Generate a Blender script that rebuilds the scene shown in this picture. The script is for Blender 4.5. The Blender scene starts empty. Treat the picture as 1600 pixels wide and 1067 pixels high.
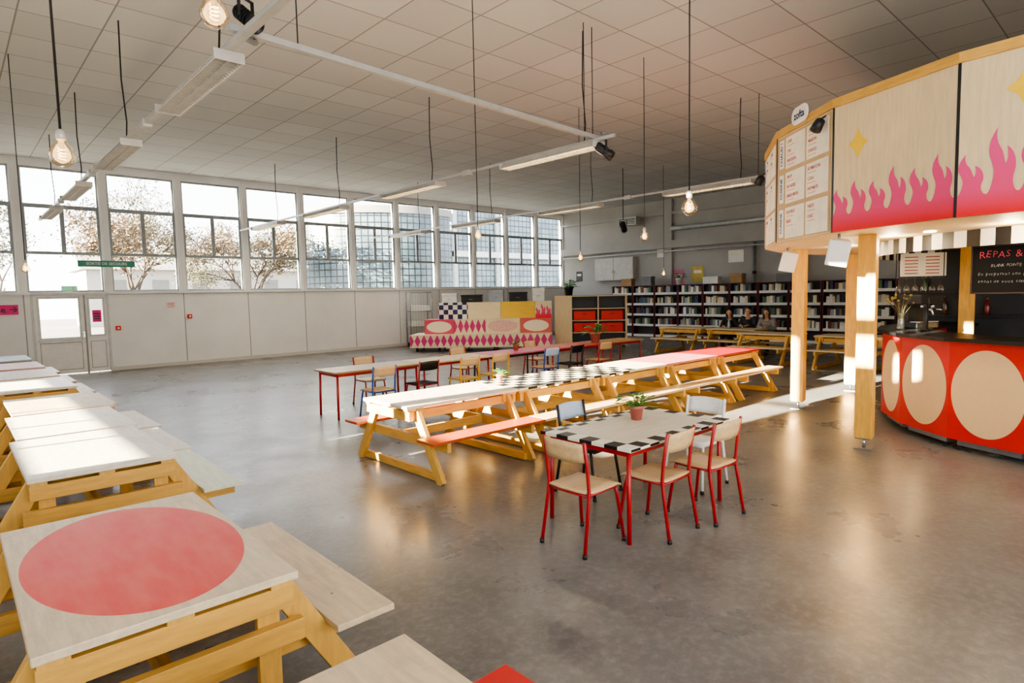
import bpy, bmesh, math, random
from mathutils import Vector, Matrix
from mathutils.geometry import tessellate_polygon
random.seed(7)
S = bpy.context.scene
COL = S.collection
PI = math.pi
R_ = math.radians

# ------------------------------------------------------------------ camera
F = 952.0
H = 1.85
d1 = Vector((-886, 55.5, -F)).normalized()
d2 = Vector((1030, 95.5, -F))
d2 = (d2 - d2.dot(d1) * d1).normalized()
d3 = d2.cross(d1)
RM = Matrix((d2, d1, d3))
cd = bpy.data.cameras.new('camera')
cam = bpy.data.objects.new('camera', cd)
COL.objects.link(cam)
cam.matrix_world = Matrix.Translation((0, 0, H)) @ RM.to_4x4()
cd.sensor_fit = 'HORIZONTAL'
cd.sensor_width = 36
cd.lens = F / 1600 * 36
cd.clip_start = 0.05
cd.clip_end = 300
S.camera = cam


def ray(px, py):
    return RM @ Vector(((px - 800) / F, (533.5 - py) / F, -1))


def onz(px, py, z):
    w = ray(px, py)
    return Vector((0, 0, H)) + w * ((z - H) / w.z)


# ------------------------------------------------------------------ mesh builder
class MB:
    def __init__(s):
        s.v = []
        s.f = []
        s.m = []
        s.sm = []

    def add(s, vs, fs, mi=0, smooth=False, M=None):
        o = len(s.v)
        for v in vs:
            s.v.append(tuple(M @ Vector(v)) if M else tuple(v))
        for f in fs:
            s.f.append([i + o for i in f])
            s.m.append(mi)
            s.sm.append(smooth)

    def box(s, x0, x1, y0, y1, z0, z1, mi=0, M=None):
        vs = [(x0, y0, z0), (x1, y0, z0), (x1, y1, z0), (x0, y1, z0), (x0, y0, z1), (x1, y0, z1), (x1, y1, z1), (x0, y1, z1)]
        fs = [(0, 3, 2, 1), (4, 5, 6, 7), (0, 1, 5, 4), (1, 2, 6, 5), (2, 3, 7, 6), (3, 0, 4, 7)]
        s.add(vs, fs, mi, False, M)

    def cbox(s, c, d, mi=0, M=None):
        s.box(c[0] - d[0] / 2, c[0] + d[0] / 2, c[1] - d[1] / 2, c[1] + d[1] / 2, c[2] - d[2] / 2, c[2] + d[2] / 2, mi, M)

    def beam(s, p, q, w, h, mi=0, up=(0, 0, 1)):
        p = Vector(p)
        q = Vector(q)
        t = (q - p)
        L = t.length
        t.normalize()
        side = t.cross(Vector(up))
        if side.length < 1e-4:
            side = t.orthogonal()
        side.normalize()
        u = side.cross(t)
        M = Matrix((side, t, u)).transposed().to_4x4()
        M.translation = p
        s.box(-w / 2, w / 2, 0, L, -h / 2, h / 2, mi, M)

    def tube(s, pts, r, n=8, mi=0, caps=True):
        P = [Vector(p) for p in pts]
        rs = r if isinstance(r, (list, tuple)) else [r] * len(P)
        u = (P[1] - P[0]).normalized().orthogonal().normalized()
        o = len(s.v)
        N = len(P)
        for i, p in enumerate(P):
            t = (P[min(i + 1, N - 1)] - P[max(i - 1, 0)]).normalized()
            u = (u - t * u.dot(t)).normalized()
            w = t.cross(u)
            for k in range(n):
                a = 2 * PI * k / n
                s.v.append(tuple(p + (u * math.cos(a) + w * math.sin(a)) * rs[i]))
        for i in range(N - 1):
            for k in range(n):
                k2 = (k + 1) % n
                s.f.append([o + i * n + k, o + i * n + k2, o + (i + 1) * n + k2, o + (i + 1) * n + k])
                s.m.append(mi)
                s.sm.append(True)
        if caps:
            s.f.append([o + k for k in reversed(range(n))])
            s.f.append([o + (N - 1) * n + k for k in range(n)])
            s.m += [mi, mi]
            s.sm += [False, False]

    def lathe(s, prof, n=16, mi=0, M=None):
        vs = []
        fs = []
        for (r, z) in prof:
            for k in range(n):
                a = 2 * PI * k / n
                vs.append((r * math.cos(a), r * math.sin(a), z))
        for i in range(len(prof) - 1):
            for k in range(n):
                k2 = (k + 1) % n
                fs.append((i * n + k, i * n + k2, (i + 1) * n + k2, (i + 1) * n + k))
        s.add(vs, fs, mi, True, M)
        fs = []
        o = len(s.v) - len(vs)
        if prof[0][0] > 1e-4:
            s.f.append([o + k for k in reversed(range(n))]); s.m.append(mi); s.sm.append(False)
        if prof[-1][0] > 1e-4:
            b = o + (len(prof) - 1) * n
            s.f.append([b + k for k in range(n)]); s.m.append(mi); s.sm.append(False)

    def ell(s, c, r, n=14, m=9, mi=0, M=None):
        if not isinstance(r, (list, tuple)):
            r = (r, r, r)
        vs = []
        fs = []
        for i in range(m + 1):
            th = PI * i / m
            st = max(math.sin(th), 1e-3)
            for k in range(n):
                a = 2 * PI * k / n
                vs.append((c[0] + r[0] * st * math.cos(a), c[1] + r[1] * st * math.sin(a), c[2] - r[2] * math.cos(th)))
        for i in range(m):
            for k in range(n):
                k2 = (k + 1) % n
                fs.append((i * n + k, i * n + k2, (i + 1) * n + k2, (i + 1) * n + k))
        s.add(vs, fs, mi, True, M)
        o = len(s.v) - len(vs)
        s.f.append([o + k for k in reversed(range(n))]); s.m.append(mi); s.sm.append(True)
        s.f.append([o + m * n + k for k in range(n)]); s.m.append(mi); s.sm.append(True)

    def cap(s, p, q, r1, r2, n=12):
        s.tube([p, q], [r1, r2], n)
        s.ell(p, r1, n, 8)
        s.ell(q, r2, n, 8)

    def flat(s, poly, y, mi=0, M=None):
        """polygon in the local XZ plane at depth y, facing -Y"""
        tr = tessellate_polygon([[Vector((a, b, 0)) for a, b in poly]])
        fs = []
        for t in tr:
            a, b, c = [Vector(poly[i]) for i in t]
            if (b - a).cross(c - a) < 0:
                t = (t[0], t[2], t[1])
            fs.append(t)
        s.add([(a, y, b) for a, b in poly], fs, mi, False, M)

    def mesh(s, name, mats):
        me = bpy.data.meshes.new(name)
        me.from_pydata(s.v, [], s.f)
        for m in mats:
            me.materials.append(m)
        for p, mi, sm in zip(me.polygons, s.m, s.sm):
            p.material_index = mi
            p.use_smooth = sm
        me.update()
        return me


CACHE = {}


def part(name, parent, mats, fn, key=None, bevel=0, label=None):
    if not isinstance(mats, (list, tuple)):
        mats = [mats]
    k = (key,) + tuple(m.name for m in mats) if key else None
    me = CACHE.get(k) if k else None
    if me is None:
        mb = MB()
        fn(mb)
        me = mb.mesh(name, mats)
        if k:
            CACHE[k] = me
    o = bpy.data.objects.new(name, me)
    COL.objects.link(o)
    if parent:
        o.parent = parent
    if bevel:
        md = o.modifiers.new('bevel', 'BEVEL')
        md.width = bevel
        md.segments = 2
        md.limit_method = 'ANGLE'
    if label:
        o['label'] = label
    return o


def tagit(o, label, cat, group=None):
    o['label'] = label
    o['category'] = cat
    if group:
        o['group'] = group


def thing(name, label, cat, loc=(0, 0, 0), rz=0, group=None):
    o = bpy.data.objects.new(name, None)
    COL.objects.link(o)
    o.empty_display_size = 0.1
    o.location = loc
    o.rotation_euler = (0, 0, rz)
    tagit(o, label, cat, group)
    return o


def solo(name, label, cat, mats, fn, loc=(0, 0, 0), rz=0, group=None, key=None, bevel=0):
    o = part(name, None, mats, fn, key, bevel)
    o.location = loc
    o.rotation_euler = (0, 0, rz)
    tagit(o, label, cat, group)
    return o


def struct(name, mats, fn, parent=None):
    o = part(name, parent, mats, fn)
    if not parent:
        o['kind'] = 'structure'
    return o


def frame(o, u, v):
    u = Vector(u).normalized()
    v = Vector(v).normalized()
    n = u.cross(v)
    M = Matrix((u, v, n)).transposed().to_4x4()
    M.translation = Vector(o)
    return M


def text(parent, body, size, mat, pos, name='lettering', align='CENTER', u=(1, 0, 0), v=(0, 0, 1), sx=1.0, bold=0.0, shear=0.0):
    cu = bpy.data.curves.new('t', 'FONT')
    cu.body = body
    cu.size = size
    cu.align_x = align
    cu.align_y = 'CENTER'
    cu.extrude = 0.0006
    cu.resolution_u = 2
    cu.offset = bold
    cu.shear = shear
    o = bpy.data.objects.new('t', cu)
    COL.objects.link(o)
    bpy.context.view_layer.update()
    dg = bpy.context.evaluated_depsgraph_get()
    me = bpy.data.meshes.new_from_object(o.evaluated_get(dg))
    bpy.data.objects.remove(o)
    me.transform(frame(pos, u, v) @ Matrix.Diagonal((sx, 1, 1, 1)))
    me.materials.clear()
    me.materials.append(mat)
    t = bpy.data.objects.new(name, me)
    COL.objects.link(t)
    t.parent = parent
    return t


# ------------------------------------------------------------------ materials
def lin(h):
    c = [int(h[i:i + 2], 16) / 255 for i in (0, 2, 4)]
    return tuple([(x / 12.92 if x <= 0.04045 else ((x + 0.055) / 1.055) ** 2.4) for x in c] + [1.0])


class NB:
    def __init__(s, name, rough=0.5, metal=0.0):
        s.m = bpy.data.materials.new(name)
        s.m.use_nodes = True
        s.nt = s.m.node_tree
        s.b = s.nt.nodes['Principled BSDF']
        s.b.inputs['Roughness'].default_value = rough
        s.b.inputs['Metallic'].default_value = metal
        s._xyz = None

    def n(s, t):
        return s.nt.nodes.new(t)

    def put(s, inp, v):
        if isinstance(v, bpy.types.NodeSocket):
            s.nt.links.new(v, inp)
        else:
            inp.default_value = v

    def math(s, op, a, b=0.0):
        n = s.n('ShaderNodeMath')
        n.operation = op
        s.put(n.inputs[0], a)
        s.put(n.inputs[1], b)
        return n.outputs[0]

    def xyz(s):
        if s._xyz is None:
            s.tc = s.n('ShaderNodeTexCoord')
            sp = s.n('ShaderNodeSeparateXYZ')
            s.nt.links.new(s.tc.outputs['Object'], sp.inputs[0])
            s._xyz = sp.outputs
        return s._xyz

    def noise(s, scale=5, stretch=(1, 1, 1), detail=3, rough=0.5):
        s.xyz()
        mp = s.n('ShaderNodeMapping')
        mp.inputs['Scale'].default_value = stretch
        s.nt.links.new(s.tc.outputs['Object'], mp.inputs['Vector'])
        n = s.n('ShaderNodeTexNoise')
        n.inputs['Scale'].default_value = scale
        n.inputs['Detail'].default_value = detail
        n.inputs['Roughness'].default_value = rough
        s.nt.links.new(mp.outputs[0], n.inputs['Vector'])
        return n.outputs['Fac']

    def rng(s, f, a, b, c=0.0, d=1.0):
        n = s.n('ShaderNodeMapRange')
        s.put(n.inputs[0], f)
        n.inputs[1].default_value = a
        n.inputs[2].default_value = b
        n.inputs[3].default_value = c
        n.inputs[4].default_value = d
        return n.outputs[0]

    def mix(s, f, a, b):
        n = s.n('ShaderNodeMix')
        n.data_type = 'RGBA'
        s.put(n.inputs[0], f)
        s.put(n.inputs[6], a)
        s.put(n.inputs[7], b)
        return n.outputs[2]

    def col(s, c):
        s.put(s.b.inputs['Base Color'], c)
        return s

    def bump(s, h, strength=0.2, dist=0.01):
        n = s.n('ShaderNodeBump')
        n.inputs['Strength'].default_value = strength
        n.inputs['Distance'].default_value = dist
        s.put(n.inputs['Height'], h)
        s.nt.links.new(n.outputs[0], s.b.inputs['Normal'])


def dk(c, k):
    return (c[0] * k, c[1] * k, c[2] * k, 1)


def plain(name, hexc, rough=0.5, metal=0.0, var=0.12, scale=6):
    nb = NB(name, rough, metal)
    c = lin(hexc)
    nb.col(nb.mix(nb.rng(nb.noise(scale), 0.3, 0.7), dk(c, 1 - var), dk(c, 1 + var * 0.4)))
    return nb.m


def emis(name, hexc, strength):
    nb = NB(name, 0.4)
    c = lin(hexc)
    nb.col(c)
    nb.b.inputs['Emission Color'].default_value = c
    nb.b.inputs['Emission Strength'].default_value = strength
    return nb.m


def wood(name, hexc, stretch=(12, 1.2, 12), dark=0.62, rough=0.5, pattern=None, scale=3.0, knots=False):
    nb = NB(name, rough)
    c = lin(hexc)
    g = nb.noise(scale, stretch, 5, 0.6)
    b = nb.mix(nb.rng(g, 0.3, 0.7), dk(c, dark), dk(c, 1.08))
    g2 = nb.noise(1.6, (1, 1, 1), 2)
    b = nb.mix(nb.rng(g2, 0.3, 0.75, 0, 0.45), b, dk(c, 0.8))
    if knots:
        v = nb.n('ShaderNodeTexVoronoi')
        v.inputs['Scale'].default_value = 4.5
        nb.nt.links.new(nb.tc.outputs['Object'], v.inputs['Vector'])
        k = nb.math('LESS_THAN', v.outputs['Distance'], 0.035)
        b = nb.mix(nb.math('MULTIPLY', k, 0.75), b, (0.05, 0.03, 0.015, 1))
        g3 = nb.noise(7, (1, 1, 1), 5, 0.7)
        b = nb.mix(nb.rng(g3, 0.52, 0.8, 0, 0.5), b, dk(c, 0.5))
    if pattern:
        for p in (pattern if isinstance(pattern, list) else [pattern]):
            b = p(nb, nb.xyz(), b)
    nb.col(b)
    nb.bump(g, 0.08, 0.004)
    return nb.m


def P_ellipse(rx, ry, hexc, ax=(0, 1), c0=(0, 0), fade=0.12):
    def f(nb, o, base):
        a = nb.math('POWER', nb.math('DIVIDE', nb.math('SUBTRACT', o[ax[0]], c0[0]), rx), 2.0)
        b = nb.math('POWER', nb.math('DIVIDE', nb.math('SUBTRACT', o[ax[1]], c0[1]), ry), 2.0)
        m = nb.math('LESS_THAN', nb.math('ADD', a, b), 1.0)
        w = nb.rng(nb.noise(14, (1, 0.3, 1), 4), 0.35, 0.7, 1.0, 1.0 - fade)
        return nb.mix(nb.math('MULTIPLY', m, w), base, lin(hexc))
    return f


def parity(nb, x, y, s):
    a = nb.math('FLOOR', nb.math('DIVIDE', x, s))
    b = nb.math('FLOOR', nb.math('DIVIDE', y, s))
    return nb.math('GREATER_THAN', nb.math('FRACT', nb.math('MULTIPLY', nb.math('ADD', a, b), 0.5)), 0.25)


def P_checker(s, hexc, ax=(0, 1), hexb=None, half=False):
    def f(nb, o, base):
        m = parity(nb, o[ax[0]], o[ax[1]], s)
        if half:
            m = nb.math('MULTIPLY', m, nb.math('GREATER_THAN', o[1], 0.0))
        return nb.mix(m, lin(hexb) if hexb else base, lin(hexc))
    return f


def P_border(hx, hy, b, hexc):
    def f(nb, o, base):
        e1 = nb.math('GREATER_THAN', nb.math('ABSOLUTE', o[0]), hx - b)
        e2 = nb.math('GREATER_THAN', nb.math('ABSOLUTE', o[1]), hy - b)
        e = nb.math('MAXIMUM', e1, e2)
        m = parity(nb, nb.math('ADD', o[0], hx), nb.math('ADD', o[1], hy), b)
        base = nb.mix(nb.math('MULTIPLY', e, 0.7), base, lin('efeadc'))
        return nb.mix(nb.math('MULTIPLY', e, m), base, lin(hexc))
    return f


def P_diamond(sx, sy, hexc, ax=(0, 2)):
    def f(nb, o, base):
        a = nb.math('ABSOLUTE', nb.math('SUBTRACT', nb.math('FRACT', nb.math('DIVIDE', o[ax[0]], sx)), 0.5))
        b = nb.math('ABSOLUTE', nb.math('SUBTRACT', nb.math('FRACT', nb.math('DIVIDE', o[ax[1]], sy)), 0.5))
        m = nb.math('LESS_THAN', nb.math('ADD', a, b), 0.46)
        return nb.mix(m, base, lin(hexc))
    return f


def P_all(hexc, k=0.9):
    def f(nb, o, base):
        return nb.mix(nb.rng(nb.noise(9, (1, 0.4, 1), 4), 0.3, 0.75, k, k - 0.18), base, lin(hexc))
    return f


M = {}
M['white'] = plain('white_paint', 'ebe9e4', 0.55, 0, 0.06)
M['timber'] = wood('yellow_timber', 'daab54', (10, 10, 1.5), 0.72, 0.5)
M['timber_x'] = wood('yellow_timber_along', 'd8a851', (1.5, 10, 10), 0.72, 0.5)
M['timber_y'] = wood('yellow_timber_beam', 'd4a44e', (10, 1.5, 10), 0.72, 0.5)
M['ply'] = wood('pale_plywood', 'd8c3a0', (12, 1.2, 12), 0.74, 0.45, knots=True)
M['ply_plain'] = wood('maple_plywood', 'dfc79c', (9, 9, 1.0), 0.86, 0.55)
M['black'] = plain('black_metal', '17171a', 0.45)
M['black_soft'] = plain('black_plastic', '1d1d20', 0.6)
M['grey_metal'] = plain('grey_metal', '8b8f93', 0.4, 0.6)
M['chrome'] = plain('chrome', 'c9ccd0', 0.22, 1.0, 0.03)
M['red'] = plain('red_enamel', 'a3161c', 0.35)
M['red_bar'] = plain('red_paint', 'd8261f', 0.5, 0, 0.1)
M['dark_red'] = plain('dark_red_steel', '5c121c', 0.45)
M['pink'] = plain('pink_paper', 'e33d86', 0.7)
M['pinkdull'] = plain('faded_pink_paper', 'c07a96', 0.7)
M['yellowdull'] = plain('faded_yellow_paper', 'c9b45e', 0.7)
M['teal'] = plain('teal_banner', '4b9383', 0.7)
M['frame'] = plain('window_frame_grey', '9da3a5', 0.5)
M['seam'] = plain('dark_seam', '6f6d6a', 0.8)
M['panelseam'] = plain('soft_panel_seam', 'a19e99', 0.8)
M['doorframe'] = plain('door_frame_pale', 'd2d2ce', 0.5)
M['alu'] = plain('pale_aluminium', 'b4b5b2', 0.4, 0.3)
M['cable'] = plain('black_cable', '101012', 0.6)
M['yellow'] = plain('yellow_paint', 'f0c62a', 0.5)

nb = NB('concrete_floor', 0.3)
n1 = nb.noise(0.55, (1, 1, 1), 8, 0.62)
n2 = nb.noise(2.4, (1, 1, 1), 8, 0.7)
n5 = nb.noise(16, (1, 1, 1), 5, 0.7)
c = nb.mix(nb.rng(n1, 0.25, 0.75), lin('5a5958'), lin('898784'))
c = nb.mix(nb.rng(n2, 0.28, 0.82, 0, 0.62), c, lin('474543'))
c = nb.mix(nb.rng(n5, 0.45, 0.9, 0, 0.45), c, lin('a3a09c'))
nb.col(c)
n3 = nb.noise(0.9, (1, 1, 1), 8, 0.62)
nb.put(nb.b.inputs['Roughness'], nb.rng(n3, 0.2, 0.8, 0.19, 0.44))
nb.b.inputs['Specular IOR Level'].default_value = 0.45
M['floor'] = nb.m

nb = NB('ceiling_tiles', 0.8)
o = nb.xyz()
T = 0.9
fx = nb.math('ABSOLUTE', nb.math('SUBTRACT', nb.math('FRACT', nb.math('DIVIDE', o[0], T)), 0.5))
fy = nb.math('ABSOLUTE', nb.math('SUBTRACT', nb.math('FRACT', nb.math('DIVIDE', o[1], T)), 0.5))
ln = nb.math('GREATER_THAN', nb.math('MAXIMUM', fx, fy), 0.489)
cmb = nb.n('ShaderNodeCombineXYZ')
nb.put(cmb.inputs[0], nb.math('FLOOR', nb.math('DIVIDE', o[0], T)))
nb.put(cmb.inputs[1], nb.math('FLOOR', nb.math('DIVIDE', o[1], T)))
wn = nb.n('ShaderNodeTexWhiteNoise')
nb.nt.links.new(cmb.outputs[0], wn.inputs['Vector'])
c = nb.mix(wn.outputs['Value'], lin('bbbcbc'), lin('c5c6c6'))
nb.col(nb.mix(ln, c, lin('898886')))
M['ceiling'] = nb.m

M['wallwhite'] = plain('white_wall_panels', 'ebeae7', 0.6, 0, 0.06, 1.2)
M['wallgrey'] = plain('grey_painted_wall', 'a5a4a0', 0.7, 0, 0.14, 0.8)
M['wallside'] = plain('pale_wall', 'd0ccc4', 0.7, 0, 0.08, 0.8)


def glass(name, tint='ffffff', gl=0.06):
    m = bpy.data.materials.new(name)
    m.use_nodes = True
    nt = m.node_tree
    nt.nodes.clear()
    out = nt.nodes.new('ShaderNodeOutputMaterial')
    mx = nt.nodes.new('ShaderNodeMixShader')
    tr = nt.nodes.new('ShaderNodeBsdfTransparent')
    g = nt.nodes.new('ShaderNodeBsdfGlossy')
    tr.inputs[0].default_value = lin(tint)
    g.inputs[1].default_value = 0.03
    lw = nt.nodes.new('ShaderNodeLayerWeight')
    lw.inputs[0].default_value = 0.25
    mp = nt.nodes.new('ShaderNodeMapRange')
    mp.inputs[3].default_value = gl
    mp.inputs[4].default_value = 0.6
    nt.links.new(lw.outputs['Facing'], mp.inputs[0])
    nt.links.new(mp.outputs[0], mx.inputs[0])
    nt.links.new(tr.outputs[0], mx.inputs[1])
    nt.links.new(g.outputs[0], mx.inputs[2])
    nt.links.new(mx.outputs[0], out.inputs[0])
    return m


M['pane'] = glass('window_pane', 'ffffff', 0.03)
M['glass'] = glass('clear_glass', 'f2f6f6', 0.1)
M['bulbglass'] = glass('amber_glass', 'fff0d6', 0.1)

# ------------------------------------------------------------------ world and sun
w = bpy.data.worlds.new('world')
S.world = w
w.use_nodes = True
nt = w.node_tree
bg = nt.nodes['Background']
tcw = nt.nodes.new('ShaderNodeTexCoord')
spw = nt.nodes.new('ShaderNodeSeparateXYZ')
mpw = nt.nodes.new('ShaderNodeMapRange')
mxw = nt.nodes.new('ShaderNodeMix')
mxw.data_type = 'RGBA'
nt.links.new(tcw.outputs['Generated'], spw.inputs[0])
nt.links.new(spw.outputs[2], mpw.inputs[0])
mpw.inputs[1].default_value = 0.0
mpw.inputs[2].default_value = 0.6
nt.links.new(mpw.outputs[0], mxw.inputs[0])
mxw.inputs[6].default_value = (0.97, 0.98, 1.0, 1)
mxw.inputs[7].default_value = (0.82, 0.91, 1.0, 1)
nt.links.new(mxw.outputs[2], bg.inputs[0])
bg.inputs[1].default_value = 4.8

SUN = Vector((1, -0.10, -0.235)).normalized()
sl = bpy.data.lights.new('sun', 'SUN')
sl.energy = 105
sl.angle = R_(0.6)
sl.color = (1.0, 0.875, 0.64)
so = bpy.data.objects.new('sun', sl)
COL.objects.link(so)
so.rotation_euler = SUN.to_track_quat('-Z', 'Y').to_euler()
so.location = (-10, 8, 8)

try:
    S.view_settings.view_transform = 'AgX'
    S.view_settings.look = 'AgX - Medium High Contrast'
except Exception:
    pass
S.view_settings.exposure = 0.68

# ------------------------------------------------------------------ room shell
XW0, XW1, YW0, YW1, ZC = -2.2, 21.5, -5.0, 19.5, 5.5


def holes(mb, axis, pos, th, u0, u1, z0, z1, hs, mi=0):
    us = sorted(set([u0, u1] + [h[0] for h in hs] + [h[1] for h in hs]))
    zs = sorted(set([z0, z1] + [h[2] for h in hs] + [h[3] for h in hs]))
    for a, b in zip(us, us[1:]):
        for c, d in zip(zs, zs[1:]):
            m, n = (a + b) / 2, (c + d) / 2
            if any(h[0] < m < h[1] and h[2] < n < h[3] for h in hs):
                continue
            if axis == 'y':
                mb.box(a, b, pos, pos + th, c, d, mi)
            else:
                mb.box(pos, pos + th, a, b, c, d, mi)


struct('floor', M['floor'], lambda mb: mb.box(XW0 - .3, XW1 + .3, YW0 - .3, YW1 + .25, -0.12, 0))
struct('ceiling', M['ceiling'], lambda mb: mb.box(XW0 - .3, XW1 + .3, YW0 - .3, YW1 + .3, ZC, ZC + .12))

BX0, BP = 1.45, 1.825
EDGE = [BX0 + BP * i for i in range(-1, 12)]
Z_SILL, Z1, Z2, Z_TOP = 2.14, 3.13, 4.34, 5.30
win_h = [(max(EDGE[i] + .1, XW0), min(EDGE[i + 1] - .1, XW1), Z_SILL, Z_TOP) for i in range(12)]
DX0, DX1 = 1.58, 3.24
door_h = (DX0, DX1, 0, 2.08)


def f_wl(mb):
    holes(mb, 'y', YW1, .22, XW0 - .2, XW1 + .2, 0, ZC, win_h + [door_h])
    for i, e in enumerate(EDGE):
        if e < XW1 - .1:
            mb.box(e - .055, e + .055, YW1 - .035, YW1, 2.14, ZC)
            if not (1.5 < e < 3.3):
                mb.box(e - .012, e + .012, YW1 - .004, YW1, 0.1, 2.08, 1)
    mb.box(DX1, XW1, YW1 - .07, YW1, 2.08, 2.15)
    mb.box(XW0, DX0, YW1 - .07, YW1, 2.08, 2.15)
    mb.box(DX1 + .02, XW1, YW1 - .01, YW1, 2.065, 2.08, 1)


struct('wall_left', [M['wallwhite'], M['panelseam']], f_wl)


def win_frame(mb, a, b, y0=YW1 + .06, d=.06):
    t = .04
    zt = Z_TOP
    mb.box(a, a + t, y0, y0 + d, Z_SILL, zt)
    mb.box(b - t, b, y0, y0 + d, Z_SILL, zt)
    for z, k in ((Z_SILL, .05), (Z1 - .02, .05), (Z2 - .04, .08), (zt - .05, .05)):
        mb.box(a + t, b - t, y0, y0 + d, z, z + k)
    m = (a + b) / 2
    mb.box(m - .025, m + .025, y0 - .01, y0 + d, Z1 + .03, Z2 - .04)
    for (p, q) in ((a + t, m - .025), (m + .025, b - t)):
        mb.box(p, p + .025, y0 - .015, y0, Z1 + .03, Z2 - .04)
        mb.box(q - .025, q, y0 - .015, y0, Z1 + .03, Z2 - .04)
        mb.box(p + .025, q - .025, y0 - .015, y0, Z1 + .03, Z1 + .055)
        mb.box(p + .025, q - .025, y0 - .015, y0, Z2 - .065, Z2 - .04)


for i, (a, b, _, _) in enumerate(win_h):
    wo = struct('window_%d' % (i + 1), M['frame'], lambda mb: win_frame(mb, a, b))
    part('pane', wo, M['pane'], lambda mb: mb.box(a + .02, b - .02, YW1 + .09, YW1 + .096, Z_SILL + .02, Z_TOP - .02))

# exit door below the second bay
dm = DX0 + 1.12
dr = struct('door_1', [M['white'], M['doorframe'], M['panelseam']], lambda mb: (
    holes(mb, 'y', YW1 + .03, .05, DX0 + .05, dm - .02, 0.02, 2.06, [(DX0 + .16, dm - .13, .96, 1.98)]),
    holes(mb, 'y', YW1 + .03, .05, dm + .02, DX1 - .05, 0.02, 2.06, [(dm + .1, DX1 - .13, 1.0, 1.96)]),
    holes(mb, 'y', YW1 + .018, .012, DX0 + .12, dm - .09, .92, 2.02, [(DX0 + .17, dm - .14, .97, 1.97)], 1),
    holes(mb, 'y', YW1 + .018, .012, dm + .06, DX1 - .09, .96, 2.0, [(dm + .11, DX1 - .14, 1.01, 1.95)], 1),
    holes(mb, 'y', YW1 + .026, .004, DX0 + .13, dm - .1, .12, .84, [(DX0 + .145, dm - .115, .135, .825)], 2),
    holes(mb, 'y', YW1 + .026, .004, dm + .08, DX1 - .11, .12, .84, [(dm + .095, DX1 - .125, .135, .825)], 2),
    mb.box(DX0, DX0 + .05, YW1 - .03, YW1 + .1, 0, 2.08, 1), mb.box(DX1 - .05, DX1, YW1 - .03, YW1 + .1, 0, 2.08, 1),
    mb.box(DX0, DX1, YW1 - .03, YW1 + .1, 2.06, 2.12, 1), mb.box(dm - .02, dm + .02, YW1 + .02, YW1 + .09, 0.0, 2.06, 2)))
part('pane', dr, M['pane'], lambda mb: mb.box(DX0 + .15, dm - .12, YW1 + .05, YW1 + .056, .95, 1.99))
part('pane', dr, M['pane'], lambda mb: mb.box(dm + .09, DX1 - .12, YW1 + .05, YW1 + .056, .99, 1.97))
part('panic_bar', dr, M['alu'], lambda mb: (mb.beam((DX0 + .1, YW1 - .03, .9), (dm - .08, YW1 - .03, .9), .03, .03),
     mb.box(DX0 + .1, DX0 + .14, YW1 - .03, YW1 + .03, .88, .92), mb.box(dm - .12, dm - .08, YW1 - .03, YW1 + .03, .88, .92)))
part('door_handle', dr, M['chrome'], lambda mb: (mb.box(dm - .07, dm - .03, YW1, YW1 + .03, .95, 1.1), mb.tube([(dm - .05, YW1, 1.05), (dm - .05, YW1 - .05, 1.05), (dm - .15, YW1 - .05, 1.05)], .01, 6)))
struct('baseboard_left', M['wallside'], lambda mb: (mb.box(DX1 + .02, XW1, YW1 - .03, YW1, 0, .1), mb.box(XW0, DX0, YW1 - .03, YW1, 0, .1)))

# unseen side wall left of the frame, openings shaped to place sun patches and fill
side_h = [(3.08, 3.56, 3.26, 3.62), (3.08, 3.56, 3.8, 4.3), (4.95, 5.8, 1.75, 3.9), (5.95, 7.2, 1.75, 3.9), (5.2, 9.2, 1.35, 1.54), (-4.6, -0.6, 1.2, 4.9), (10.35, 11.5, 1.35, 1.54)]
struct('wall_near', M['wallside'], lambda mb: holes(mb, 'x', XW0 - .2, .2, YW0, YW1, 0, ZC, side_h))
for i, (a, b, c, d) in enumerate(side_h):
    def fs(mb):
        t = .05 if d - c > 1 else .02
        x0, x1 = XW0 - .14, XW0 - .07
        mb.box(x0, x1, a, a + t, c, d); mb.box(x0, x1, b - t, b, c, d)
        mb.box(x0, x1, a + t, b - t, c, c + t); mb.box(x0, x1, a + t, b - t, d - t, d)
        n = max(1, int((b - a) / .8))
        if i > 1:
            for k in range(1, n):
                u = a + (b - a) * k / n
                mb.box(x0, x1, u - .02, u + .02, c + t, d - t)
        if d - c > 1:
            m = (c + d) / 2
            mb.box(x0 - .002, x1 + .002, a + t, b - t, m - .03, m + .03)
    wo = struct('window_%d' % (20 + i), M['frame'], fs)  # frames added in the light-shaping openings, out of view
    part('pane', wo, M['pane'], lambda mb: mb.box(XW0 - .108, XW0 - .102, a + .02, b - .02, c + .02, d - .02))
rear_h = [(-1.8, 2.2, 1.2, 4.9), (2.6, 6.0, 1.6, 4.6)]  # openings added in the unseen rear wall to let in fill light
struct('wall_rear', M['wallside'], lambda mb: holes(mb, 'y', YW0 - .2, .2, XW0, XW1, 0, ZC, rear_h))
struct('wall_back', M['wallgrey'], lambda mb: (mb.box(XW1, XW1 + .2, YW0, YW1, 0, ZC),
       mb.box(XW1 - .12, XW1, 13.6, 13.95, 0, ZC), mb.box(XW1 - .12, XW1, 8.4, 8.75, 0, ZC)))
struct('trim_1', M['wallgrey'], lambda mb: (mb.box(XW1 - .25, XW1, YW0, YW1 - .05, 3.55, 3.85), mb.box(XW1 - .1, XW1, YW0, YW1 - .05, 4.9, 5.0)))

# outside
struct('ground', plain('outside_paving', '6b6862', 0.9), lambda mb: mb.box(-40, 60, YW1 + .25, 90, -.2, -.02))


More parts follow.
